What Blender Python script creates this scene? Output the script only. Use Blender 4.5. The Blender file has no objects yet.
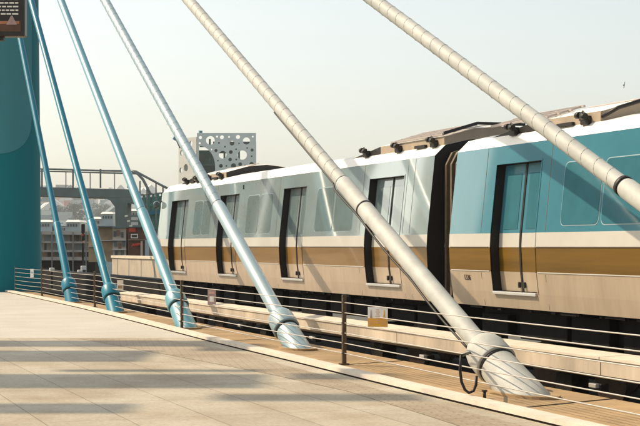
import bpy, bmesh, math, random
from mathutils import Vector, Matrix, noise
random.seed(7)
SC = bpy.context.scene
C = SC.collection
PI = math.pi
# ---------------------------------------------------------------- view frame (track runs along +Y)
f_, CX, YH, CH = 1500.0, 320.0, 246.0, 1.8
TH = math.atan(547 / f_)
F = Vector((math.sin(TH), math.cos(TH), 0)); R = Vector((math.cos(TH), -math.sin(TH), 0)); U = Vector((0, 0, 1))
def P(x, y, d): return F * d + R * ((x - CX) * d / f_) + U * (CH - (y - YH) * d / f_)
def G(x, y, z=0.0): return P(x, y, f_ * (CH - z) / (y - YH))
def atX(x, X):
    d = F + R * ((x - CX) / f_); return X * d.y / d.x
def L(dep, lat, z=0.0): return F * dep + R * lat + U * z      # depth, lateral, height -> world

# ---------------------------------------------------------------- materials
def mat(name, col, rough=.6, metal=0., var=.12, scale=4., bump=0., col2=None, spec=.5, stretch=None, coat=0., bscale=None, detail=6):
    m = bpy.data.materials.new(name); m.use_nodes = True
    nt = m.node_tree; b = nt.nodes['Principled BSDF']
    tc = nt.nodes.new('ShaderNodeTexCoord'); mp = nt.nodes.new('ShaderNodeMapping')
    nt.links.new(tc.outputs['Object'], mp.inputs[0])
    if stretch: mp.inputs['Scale'].default_value = stretch
    n = nt.nodes.new('ShaderNodeTexNoise'); n.inputs['Scale'].default_value = scale; n.inputs['Detail'].default_value = detail
    n.inputs['Roughness'].default_value = .65
    nt.links.new(mp.outputs[0], n.inputs['Vector'])
    r = nt.nodes.new('ShaderNodeValToRGB')
    c2 = col2 if col2 else tuple(min(1, c * (1 + var)) for c in col); c1 = tuple(c * (1 - var) for c in col)
    r.color_ramp.elements[0].position = .3; r.color_ramp.elements[0].color = (*c1, 1)
    r.color_ramp.elements[1].position = .7; r.color_ramp.elements[1].color = (*c2, 1)
    nt.links.new(n.outputs['Fac'], r.inputs[0]); nt.links.new(r.outputs[0], b.inputs['Base Color'])
    b.inputs['Roughness'].default_value = rough; b.inputs['Metallic'].default_value = metal
    b.inputs['Specular IOR Level'].default_value = spec
    if coat: b.inputs['Coat Weight'].default_value = coat; b.inputs['Coat Roughness'].default_value = .04
    if bump:
        bp = nt.nodes.new('ShaderNodeBump'); bp.inputs['Strength'].default_value = bump; bp.inputs['Distance'].default_value = .02
        n2 = nt.nodes.new('ShaderNodeTexNoise'); n2.inputs['Scale'].default_value = bscale or scale * 6; n2.inputs['Detail'].default_value = 5
        nt.links.new(mp.outputs[0], n2.inputs['Vector'])
        nt.links.new(n2.outputs['Fac'], bp.inputs['Height']); nt.links.new(bp.outputs[0], b.inputs['Normal'])
    return m

def paving_mat(name, c1, c2, joint, bw, bh, rot, mortar=.012, stain=None):
    m = bpy.data.materials.new(name); m.use_nodes = True; nt = m.node_tree; b = nt.nodes['Principled BSDF']
    tc = nt.nodes.new('ShaderNodeTexCoord'); mp = nt.nodes.new('ShaderNodeMapping'); mp.inputs['Rotation'].default_value = (0, 0, rot)
    nt.links.new(tc.outputs['Object'], mp.inputs[0])
    br = nt.nodes.new('ShaderNodeTexBrick'); br.inputs['Scale'].default_value = 1; br.inputs['Brick Width'].default_value = bw
    br.inputs['Row Height'].default_value = bh; br.inputs['Mortar Size'].default_value = mortar; br.inputs['Mortar Smooth'].default_value = .3
    br.offset = .0 if bw > 1 else .5
    br.inputs['Color1'].default_value = (*c1, 1); br.inputs['Color2'].default_value = (*c2, 1); br.inputs['Mortar'].default_value = (*joint, 1)
    nt.links.new(mp.outputs[0], br.inputs['Vector'])
    n = nt.nodes.new('ShaderNodeTexNoise'); n.inputs['Scale'].default_value = .5; n.inputs['Detail'].default_value = 9; n.inputs['Roughness'].default_value = .7
    nt.links.new(mp.outputs[0], n.inputs['Vector'])
    r = nt.nodes.new('ShaderNodeValToRGB'); r.color_ramp.elements[0].position = .35; r.color_ramp.elements[1].position = .62
    s = stain or (.72, .66, .56)
    r.color_ramp.elements[0].color = (*s, 1); r.color_ramp.elements[1].color = (1, 1, 1, 1)
    nt.links.new(n.outputs['Fac'], r.inputs[0])
    n3 = nt.nodes.new('ShaderNodeTexNoise'); n3.inputs['Scale'].default_value = 22; n3.inputs['Detail'].default_value = 4
    nt.links.new(mp.outputs[0], n3.inputs['Vector'])
    r3 = nt.nodes.new('ShaderNodeValToRGB'); r3.color_ramp.elements[0].position = .3; r3.color_ramp.elements[1].position = .7
    r3.color_ramp.elements[0].color = (.78, .76, .73, 1); r3.color_ramp.elements[1].color = (1, 1, 1, 1)
    nt.links.new(n3.outputs['Fac'], r3.inputs[0])
    mx = nt.nodes.new('ShaderNodeMixRGB'); mx.blend_type = 'MULTIPLY'; mx.inputs[0].default_value = 1
    nt.links.new(br.outputs['Color'], mx.inputs[1]); nt.links.new(r.outputs[0], mx.inputs[2])
    m2 = nt.nodes.new('ShaderNodeMixRGB'); m2.blend_type = 'MULTIPLY'; m2.inputs[0].default_value = 1
    nt.links.new(mx.outputs[0], m2.inputs[1]); nt.links.new(r3.outputs[0], m2.inputs[2])
    nt.links.new(m2.outputs[0], b.inputs['Base Color']); b.inputs['Roughness'].default_value = .75
    bp = nt.nodes.new('ShaderNodeBump'); bp.inputs['Strength'].default_value = .4; bp.inputs['Distance'].default_value = .006
    inv = nt.nodes.new('ShaderNodeMath'); inv.operation = 'SUBTRACT'; inv.inputs[0].default_value = 1
    nt.links.new(br.outputs['Fac'], inv.inputs[1]); nt.links.new(inv.outputs[0], bp.inputs['Height']); nt.links.new(bp.outputs[0], b.inputs['Normal'])
    return m

def glossy_coat(m, rough, ior):
    b = m.node_tree.nodes['Principled BSDF']; b.inputs['Coat Weight'].default_value = 1; b.inputs['Coat Roughness'].default_value = rough; b.inputs['Coat IOR'].default_value = ior
def glass_mat(name, col, rough=.04):
    return mat(name, col, rough, 0, .1, 3, spec=.9)

M = {}
M['conc_pale'] = mat('pale_concrete', (.42, .36, .28), .85, var=.16, scale=1.3, bump=.3)  # plain pale concrete base colour
M['conc'] = mat('parapet_concrete', (.46, .39, .30), .85, var=.32, scale=1.1, bump=.4, stretch=(1, 1, .35))
M['conc_top'] = mat('pale_concrete_coping', (.58, .52, .42), .8, var=.12, scale=3)  # coping tone is paler than the beam face
M['apron'] = mat('tan_concrete_apron', (.33, .225, .115), .9, var=.28, scale=1.2, bump=.3)
M['kerb'] = mat('kerb_stone', (.58, .52, .43), .75, var=.14, scale=2.5, bump=.2)
M['black'] = mat('black_underframe', (.010, .009, .008), .8, var=.4, scale=5, spec=.15)
M['trackbed'] = mat('shade_dark_track_bed', (.022, .019, .015), .95, var=.5, scale=8, bump=.8, spec=.1)  # dark ballast, taken near black to carry the trench's shade
M['rail'] = mat('rail_steel', (.12, .08, .06), .4, .8, .3, 6)
M['rubber'] = mat('black_rubber', (.014, .013, .012), .5, var=.2, spec=.3)
M['bellows'] = mat('gangway_bellows', (.10, .075, .045), .6, var=.35, scale=6)
M['cream_paint'] = mat('cream_cable_paint', (.415, .425, .395), .62, var=.16, scale=3.2, bump=.05)
M['pale_paint'] = mat('pale_blue_grey_paint', (.24, .35, .39), .5, var=.09, scale=2.2, bump=.04)
M['sky_paint'] = mat('light_blue_paint', (.075, .27, .345), .46, var=.09, scale=2.0, bump=.04)
M['blue_paint'] = mat('teal_blue_paint', (.002, .165, .25), .38, spec=.4, var=.10, scale=2.0, bump=.04)
for k_, io_ in (('sky_paint', 1.35), ('pale_paint', 1.5)): glossy_coat(M[k_], .42, io_)
M['tower_dark'] = mat('dark_teal_steel', (.001, .17, .20), .55, spec=.08, var=.14, scale=.35, bump=.06, detail=9, stretch=(1, 1, .25))
M['tower_pale'] = mat('pale_teal_steel', (.05, .24, .28), .6, spec=.2, var=.10, scale=.4, bump=.06, detail=9, stretch=(1, 1, .3))  # paler tone for the tongue plate
M['post'] = mat('weathered_bronze_post', (.10, .072, .045), .45, .5, .3, 18, bump=.2)
M['wire'] = mat('galvanised_wire', (.62, .58, .52), .35, .6, .08, 10)
M['car_upper'] = mat('blue_grey_car_panel', (.05, .20, .265), .16, var=.09, scale=.8, coat=1.0, spec=.5)
M['car_upper'].node_tree.nodes['Principled BSDF'].inputs['Coat IOR'].default_value = 1.55
M['far_upper'] = mat('sheen_pale_car_panel', (.24, .32, .33), .12, var=.12, scale=.9, coat=1.0, spec=.7)  # paler copy for the far car; grazing sky reflection put into the colour
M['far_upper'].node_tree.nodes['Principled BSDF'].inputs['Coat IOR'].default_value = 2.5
M['far_gold'] = mat('sheen_gold_car_band', (.19, .105, .025), .34, 0, .22, 2.0, stretch=(1, .12, 3), coat=.2)  # lighter copy of the gold, part of the far car's painted sheen
M['far_lower'] = mat('sheen_beige_car_skirt', (.42, .335, .25), .38, var=.13, scale=2.2, stretch=(1, 1.6, .35), bump=.05, detail=9)  # lighter copy of the skirt colour, for the same sheen
M['car_white'] = mat('white_car_band', (.50, .485, .435), .35, var=.07, scale=1.0, coat=.2)
M['car_gold'] = mat('gold_car_band', (.14, .075, .006), .45, 0, .30, 2.0, stretch=(1, .12, 3), spec=.25)
M['car_lower'] = mat('beige_car_skirt', (.375, .30, .215), .45, var=.13, scale=2.2, stretch=(1, 1.6, .35), bump=.05, detail=9)
M['car_roof'] = mat('white_roof_paint', (.82, .79, .72), .5, var=.06, scale=1.5)
M['glass'] = glass_mat('tinted_train_glass', (.04, .15, .19), .05)
M['far_glass'] = glass_mat('sheen_train_glass', (.14, .20, .205), .04); M['far_glass'].node_tree.nodes['Principled BSDF'].inputs['IOR'].default_value = 2.3  # glass base lightened too, for the reflected sky
M['glass_dark'] = glass_mat('dark_glass', (.03, .06, .07))
M['roof_box'] = mat('beige_roof_fairing', (.36, .29, .21), .6, var=.14, scale=2)
M['grille'] = mat('pink_grey_grille', (.42, .37, .34), .5, .2, .1, 4)
M['dark_metal'] = mat('dark_metal', (.02, .018, .016), .5, .3, .3, 8)
M['silver'] = mat('brushed_sill', (.7, .7, .68), .3, .7, .05, 9)
M['bridge'] = mat('grey_green_bridge_concrete', (.155, .20, .19), .8, var=.22, scale=.5)
M['bridge_rail'] = mat('bridge_rail_steel', (.20, .23, .23), .5, .3, .15, 2)
M['green_frame'] = mat('green_steel', (.05, .20, .17), .6, .1, .25, .6)
M['perf'] = mat('perforated_cladding', (.66, .74, .70), .6, .1, .10, .35)
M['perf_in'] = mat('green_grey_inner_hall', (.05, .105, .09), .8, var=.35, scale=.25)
M['perf_side'] = mat('mid_grey_cladding', (.52, .53, .49), .7, var=.1, scale=.4)  # side wall takes a darker tone than the front cladding
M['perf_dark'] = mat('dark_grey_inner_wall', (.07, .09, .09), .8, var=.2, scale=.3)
M['hill'] = mat('hazy_hillside', (.26, .34, .33), .95, var=.45, scale=.012, col2=(.36, .40, .38))  # base colour made paler to carry part of the haze
M['ground'] = mat('low_ground', (.07, .07, .055), .95, var=.35, scale=.05)
M['leaf'] = mat('dark_leaves', (.03, .085, .075), .8, var=.5, scale=.6)
M['bark'] = mat('bark', (.09, .065, .045), .9)
M['wall_w'] = mat('pale_render', (.50, .52, .50), .85, var=.1, scale=.3)
M['wall_t'] = mat('tan_render', (.56, .46, .37), .85, var=.1, scale=.3)
M['wall_b'] = mat('bluish_render', (.38, .47, .50), .85, var=.1, scale=.3)
M['roof_d'] = mat('slate_roof', (.10, .15, .165), .8, var=.2, scale=.5)
M['roof_r'] = mat('rusty_roof', (.24, .13, .09), .8, var=.2, scale=.5)
M['roof_l'] = mat('pale_roof', (.60, .60, .58), .7, var=.1, scale=.5)
M['brick'] = mat('brown_brick', (.20, .105, .07), .85, var=.25, scale=.5)
M['mural'] = mat('brown_mural_wall', (.30, .20, .11), .8, var=.5, scale=.45, col2=(.52, .38, .22), detail=3)
M['crate'] = mat('dark_shed_wall', (.13, .055, .03), .8, var=.4, scale=1)
M['red'] = mat('red_paint', (.62, .06, .03), .6)
M['whitep'] = mat('white_paint', (.8, .78, .72), .6, var=.03)
M['orange'] = mat('orange_sign_paint', (.72, .36, .04), .5, var=.08, scale=20)
M['pink'] = mat('faded_pink_print', (.62, .36, .30), .6, var=.1, scale=30)
M['mauve'] = mat('faded_mauve_sign', (.40, .27, .25), .6, var=.2, scale=14)
M['signblack'] = mat('black_sign_face', (.018, .014, .010), .35, var=.3, scale=6)
M['signbrown'] = mat('brown_sign_picture', (.10, .045, .02), .4, var=.3, scale=9)
M['signglow'] = mat('orange_sign_picture', (.40, .16, .07), .4, var=.3, scale=9)
M['bird'] = mat('dark_feathers', (.02, .02, .02), .8)
M['deck_line'] = mat('pale_deck_edge', (.46, .44, .39), .8, var=.12, scale=.6)

# ---------------------------------------------------------------- mesh helpers
class MB:
    def __init__(s): s.bm = bmesh.new(); s.mi = 0
    def face(s, pts, mi=None):
        vs = [s.bm.verts.new(p) for p in pts]
        try:
            fc = s.bm.faces.new(vs); fc.material_index = s.mi if mi is None else mi
        except ValueError: pass
    def box(s, c, size, rot=None, bev=0, mi=None):
        m = Matrix.Translation(Vector(c)) @ (rot.to_4x4() if rot else Matrix.Identity(4)) @ Matrix.Diagonal((*size, 1))
        r = bmesh.ops.create_cube(s.bm, size=1, matrix=m)
        vs = r['verts']; fs = {f for v in vs for f in v.link_faces}
        for f in fs: f.material_index = s.mi if mi is None else mi
        if bev:
            es = {e for v in vs for e in v.link_edges}
            bmesh.ops.bevel(s.bm, geom=list(es), offset=bev, segments=2, affect='EDGES', profile=.5)
        return s
    def bar(s, a, b, w, h, up=U, mi=None, bev=0):
        a = Vector(a); b = Vector(b); d = b - a; l = d.length; d = d.normalized()
        x = d.cross(up)
        if x.length < 1e-4: x = d.cross(Vector((1, 0, 0)))
        x.normalize(); z = x.cross(d)
        rot = Matrix((x, d, z)).transposed()
        return s.box((a + b) / 2, (w, l, h), rot, bev, mi)
    def lathe(s, a, d, prof, seg=20, mi=None, cap=True):
        """prof: list of (distance along d, radius)"""
        a = Vector(a); d = Vector(d).normalized(); x = d.cross(U)
        if x.length < 1e-4: x = Vector((1, 0, 0))
        x.normalize(); y = d.cross(x); rings = []
        for t, r in prof:
            rings.append([s.bm.verts.new(a + d * t + (x * math.cos(2 * PI * k / seg) + y * math.sin(2 * PI * k / seg)) * r) for k in range(seg)])
        for i in range(len(rings) - 1):
            for k in range(seg):
                fc = s.bm.faces.new([rings[i][k], rings[i][(k + 1) % seg], rings[i + 1][(k + 1) % seg], rings[i + 1][k]])
                fc.smooth = True; fc.material_index = s.mi if mi is None else mi
        if cap:
            for rg in (rings[0], rings[-1]):
                fc = s.bm.faces.new(rg); fc.material_index = s.mi if mi is None else mi
        return s
    def tube(s, pts, r, seg=8, mi=None, cap=True):
        pts = [Vector(p) for p in pts]; rings = []; x = None
        for i, p in enumerate(pts):
            d = (pts[min(i + 1, len(pts) - 1)] - pts[max(i - 1, 0)]).normalized()
            if x is None:
                x = d.cross(U)
                if x.length < 1e-3: x = d.cross(Vector((1, 0, 0)))
            x = (x - d * x.dot(d)).normalized(); y = d.cross(x); rr = r[i] if isinstance(r, (list, tuple)) else r
            rings.append([s.bm.verts.new(p + (x * math.cos(2 * PI * k / seg) + y * math.sin(2 * PI * k / seg)) * rr) for k in range(seg)])
        for i in range(len(rings) - 1):
            for k in range(seg):
                fc = s.bm.faces.new([rings[i][k], rings[i][(k + 1) % seg], rings[i + 1][(k + 1) % seg], rings[i + 1][k]])
                fc.smooth = True; fc.material_index = s.mi if mi is None else mi
        if cap:
            s.bm.faces.new(rings[0]); s.bm.faces.new(rings[-1])
        return s
    def prism(s, outline, vec, mi=None):
        a = [s.bm.verts.new(p) for p in outline]; b = [s.bm.verts.new(Vector(p) + Vector(vec)) for p in outline]
        n = len(a); fs = [s.bm.faces.new(a), s.bm.faces.new(b[::-1])]
        for i in range(n): fs.append(s.bm.faces.new([a[i], b[i], b[(i + 1) % n], a[(i + 1) % n]]))
        for f in fs: f.material_index = s.mi if mi is None else mi
        return s
    def strip(s, left, right, mi=None):
        lv = [s.bm.verts.new(p) for p in left]; rv = [s.bm.verts.new(p) for p in right]
        for i in range(len(lv) - 1):
            fc = s.bm.faces.new([lv[i], rv[i], rv[i + 1], lv[i + 1]]); fc.material_index = s.mi if mi is None else mi
        return s
    def build(s, name, m, parent=None, origin=None):
        bmesh.ops.recalc_face_normals(s.bm, faces=s.bm.faces[:])
        me = bpy.data.meshes.new(name)
        o = bpy.data.objects.new(name, me); C.objects.link(o)
        if origin is not None and parent is None:
            bmesh.ops.translate(s.bm, verts=s.bm.verts[:], vec=-Vector(origin)); o.location = origin
        s.bm.to_mesh(me); s.bm.free()
        for q in (m if isinstance(m, (list, tuple)) else [m]): me.materials.append(q)
        if parent is not None:
            o.parent = parent
            wl = world_of(parent); o.location = -wl     # meshes are built in world coordinates
        return o
def world_of(o):
    v = Vector((0, 0, 0))
    while o is not None: v += o.location; o = o.parent
    return v
def tag(o, label=None, cat=None, group=None, kind=None):
    if label: o['label'] = label
    if cat: o['category'] = cat
    if group: o['group'] = group
    if kind: o['kind'] = kind
    return o
def thing(name, label, cat, loc=(0, 0, 0), group=None):
    o = bpy.data.objects.new(name, None); C.objects.link(o); o.location = loc; o.empty_display_size = .3
    return tag(o, label, cat, group)
def struct(o): o['kind'] = 'structure'; return o
def copy_tree(o, parent=None):
    c = o.copy(); C.objects.link(c); c.parent = parent
    for ch in [q for q in bpy.data.objects if q.parent == o]: copy_tree(ch, c)
    return c
def text_mb(s, size, origin, xdir, ydir, depth=.006):
    cu = bpy.data.curves.new('lettering', 'FONT'); cu.body = s; cu.size = size; cu.extrude = depth; cu.align_x = 'CENTER'; cu.align_y = 'CENTER'
    to = bpy.data.objects.new('lettering', cu); C.objects.link(to); bpy.context.view_layer.update()
    me = bpy.data.meshes.new_from_object(to.evaluated_get(bpy.context.evaluated_depsgraph_get()))
    bpy.data.objects.remove(to)
    x = Vector(xdir).normalized(); y = Vector(ydir).normalized(); z = x.cross(y)
    mb = MB(); mb.bm.from_mesh(me); m = Matrix((x, y, z)).transposed().to_4x4(); m.translation = Vector(origin)
    mb.bm.transform(m); return mb
def holed_panel(w, h, holes, thick):
    """flat panel in local XZ with real holes; holes are closed point loops"""
    cu = bpy.data.curves.new('panel', 'CURVE'); cu.dimensions = '2D'; cu.fill_mode = 'BOTH'; cu.extrude = thick / 2
    for loop in [[(0, 0), (w, 0), (w, h), (0, h)]] + holes:
        sp = cu.splines.new('POLY'); sp.points.add(len(loop) - 1); sp.use_cyclic_u = True
        for i, (x, y) in enumerate(loop): sp.points[i].co = (x, y, 0, 1)
    o = bpy.data.objects.new('panel', cu); C.objects.link(o); bpy.context.view_layer.update()
    me = bpy.data.meshes.new_from_object(o.evaluated_get(bpy.context.evaluated_depsgraph_get())); bpy.data.objects.remove(o)
    return me
def lerp(a, b, t): return a + (b - a) * t
def interp(pts, q):
    for (a, b), (c, d) in zip(pts, pts[1:]):
        if q <= c: return b + (d - b) * (q - a) / (c - a)
    return pts[-1][1]

# ================================================================ SETTING
g = MB(); S_ = 6000
g.face([(-S_, -S_, -8), (S_, -S_, -8), (S_, S_, -8), (-S_, S_, -8)])
struct(g.build('ground', M['ground']))

KP = [(-12, 7.0), (2, 7.15), (8, 7.25), (13.5, 7.33), (17.5, 7.41), (22, 7.56), (27, 7.70), (32, 7.92), (37, 8.12), (45, 8.36), (58, 8.53), (70, 8.6)]
def kx(y):
    # smooth (Catmull-Rom) plan curve of the plaza edge
    for i in range(len(KP) - 1):
        if y <= KP[i + 1][0]:
            p0 = KP[max(i - 1, 0)]; p1 = KP[i]; p2 = KP[i + 1]; p3 = KP[min(i + 2, len(KP) - 1)]
            t = (y - p1[0]) / (p2[0] - p1[0]); m1 = (p2[1] - p0[1]) / (p2[0] - p0[0] + 1e-9) * (p2[0] - p1[0]); m2 = (p3[1] - p1[1]) / (p3[0] - p1[0] + 1e-9) * (p2[0] - p1[0])
            return (2 * t**3 - 3 * t**2 + 1) * p1[1] + (t**3 - 2 * t**2 + t) * m1 + (-2 * t**3 + 3 * t**2) * p2[1] + (t**3 - t**2) * m2
    return KP[-1][1]
YS = [-12 + .6 * i for i in range(131)]
M['plaza_far'] = paving_mat('bright_concrete_paving', (.54, .515, .46), (.525, .50, .45), (.46, .44, .39), 4.0, 4.0, 0, .012, (.86, .84, .80))
M['plaza_near'] = paving_mat('tan_slab_paving', (.49, .45, .355), (.435, .40, .32), (.29, .26, .205), 1.7, .86, PI / 2, .010, (.66, .59, .50))  # near slabs are darker and tanner than the far concrete
M['setts'] = paving_mat('brown_sett_paving', (.42, .36, .27), (.385, .325, .24), (.30, .25, .185), .24, .12, .2, .012, (.72, .66, .58))
# the main deck sheet, split where darker slabs meet the paler concrete
g = MB()
yl = [y for y in YS]
g.strip([(kx(y), y, 0) for y in yl], [(-40, y, 0) for y in yl])
g.prism([(-40, -12, -.02), (kx(-12), -12, -.02), (kx(66), 66, -.02), (-40, 66, -.02)], (0, 0, -.5))
struct(g.build('plaza_paving', M['plaza_far']))
# near slabs (a sheet 4 mm above), edge across the plaza at depth about 29 m
g = MB()
nd = 29.3
edge = []
lats = [-30 + i for i in range(40)]
def plaza_x_at(dep):   # lateral where the kerb is met at this depth
    lo, hi = -40., 20.
    for _ in range(40):
        mi = (lo + hi) / 2; p = L(dep, mi)
        if p.x < kx(p.y): lo = mi
        else: hi = mi
    return lo - .02
deps = [-8 + i * .9 for i in range(int((nd + 8) / .9))] + [nd]
g.strip([L(d, -30, .004) for d in deps], [L(d, plaza_x_at(d), .004) for d in deps])
struct(g.build('plaza_slabs', M['plaza_near']))
# diagonal band of brown setts
g = MB()
cl = [(29.0, -3.9), (26.5, -2.6), (24, -1.3), (21, 0.2), (18.5, 1.3), (16, 2.1), (13, 3.0), (8, 3.9)]
lf = [L(a, b - .75 - .02 * (29 - a), .008) for a, b in cl]; rg = [L(a, b + .75 + .01 * (29 - a), .008) for a, b in cl]
rg = [Vector((min(p.x, kx(p.y) - .3), p.y, p.z)) for p in rg]
g.strip(lf, rg)
struct(g.build('sett_band', M['setts']))
# kerb strip, the shade of its gap coloured in by dark strips
g = MB()
for y0, y1 in zip(YS, YS[1:]):
    a, b = kx(y0), kx(y1)
    for (xo0, xo1, z0, z1) in ((.0, .22, .022, .075),):
        g.face([(a + xo0, y0, z1), (a + xo1, y0, z1), (b + xo1, y1, z1), (b + xo0, y1, z1)])
        g.face([(a + xo0, y0, z0), (a + xo0, y0, z1), (b + xo0, y1, z1), (b + xo0, y1, z0)])
        g.face([(a + xo0, y0, z0), (b + xo0, y1, z0), (b + xo1, y1, z0), (a + xo1, y0, z0)])
        g.face([(a + xo1, y0, z0), (b + xo1, y1, z0), (b + xo1, y1, z1), (a + xo1, y0, z1)])
struct(g.build('kerb', M['kerb']))
g = MB()
g.strip([(kx(y) + .05, y, .01) for y in YS], [(kx(y) + .05, y, .0215) for y in YS])
g.strip([(kx(y) - .0, y, .0085) for y in YS], [(kx(y) + .18, y, .0085) for y in YS])
struct(g.build('kerb_gap_shade', M['post']))
# tan apron between kerb and trench, with expansion joints
def ex(y): return 9.22 + max(0, (y - 26)) * .009
g = MB()
g.strip([(kx(y) + .15, y, .0125) for y in YS], [(ex(y), y, .0125) for y in YS])
g.strip([(ex(y), y, .0125) for y in YS], [(ex(y), y, -.16) for y in YS])
struct(g.build('apron', M['apron']))
g = MB()
for y in (14.7, 20.9, 27.0, 33.2, 39.4, 45.5):
    g.face([(kx(y) + .22, y, .017), (kx(y) + .22, y + .045, .017), (ex(y), y + .62, .017), (ex(y), y + .56, .017)])
struct(g.build('apron_joint', M['black']))
g = MB()   # solid plinth under the apron
g.strip([(kx(y) + .5, y, -.16) for y in YS], [(ex(y) - .35, y, -.16) for y in YS])
g.strip([(ex(y) - .35, y, -.16) for y in YS], [(ex(y) - .35, y, -1.5) for y in YS])
struct(g.build('trench_wall', M['trackbed']))
g = MB(); g.box((13.2, 60, -1.35), (9.5, 150, .3))
struct(g.build('track_bed', M['trackbed']))
g = MB()
for x in (11.4, 12.85, 15.1, 16.55): g.box((x, 60, -.98 + .37), (.07, 149, .14)); g.box((x, 60, -.98 + .25), (.13, 149, .06))
g.box((12.1, 60, -.85), (2.3, 149.2, .7)); g.box((15.8, 60, -.85), (2.3, 149.2, .7))
tr = g.build('track', M['trackbed']); struct(tr)

# ---------------------------------------------------------------- guideway beam (low concrete barrier)
XBF, XBB = 9.47, 9.91
yj = [-9.0]
while yj[-1] < 300: yj.append(yj[-1] + 6.35)
y600 = atX(600.5, XBF); sh = min(((y600 - y) for y in yj), key=abs); yj = [y + sh for y in yj]
bar_root = thing('guideway_barrier', 'long low pale concrete barrier beam running between the railing and the train', 'barrier', (9.8, 30, 0))
yend = atX(117, XBF)
for i, (a, b) in enumerate(zip(yj, yj[1:])):
    if a > yend - 1: break
    b = min(b, yend)
    m = MB(); a2 = a + .012; b2 = b - .012
    m.prism([(XBF, a2, .225), (XBF, a2, .42), (XBB, a2, .42), (XBB, a2, .24), (XBB - .15, a2, .17), (XBF + .12, a2, .17)], (0, b2 - a2, 0))
    m.build('beam_segment', M['conc'], bar_root)
    m = MB(); m.prism([(XBF - .02, a2, .417), (XBF - .02, a2, .447), (XBB + .02, a2, .462), (XBB + .02, a2, .417)], (0, b2 - a2, 0))
    m.build('coping', M['conc_top'], bar_root)
    m = MB(); m.box((9.75, (a + b) / 2 - 2, -.55), (.25, .4, 1.40)); m.build('support_stub', M['trackbed'], bar_root)
# small fittings under the beam
fit0 = None
for px in (594, 423, 312, 240):
    y = atX(px, XBF)
    if fit0 is None:
        fit0 = thing('junction_box', '', 'junction box', (XBF + .02, y, .06), 'small boxes under the concrete barrier')
        m = MB(); m.box((XBF + .0, y, .085), (.06, .17, .055), bev=.008); m.build('lid', M['silver'], fit0)
        m = MB(); m.box((XBF + .09, y, .06), (.12, .22, .10), bev=.01); m.build('case', M['dark_metal'], fit0)
        o = fit0
    else:
        o = copy_tree(fit0); o.location = (XBF + .02, y, .06)
    o['label'] = {594: 'nearest small pale box under the concrete barrier at the right of the thickest cable', 423: 'small pale box under the barrier beam between warning notice and wire loop',
                  312: 'small pale box under the barrier beam just left of the nearest railing post', 240: 'farthest small pale box under the barrier beam behind the pale blue cable'}[px]

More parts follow.
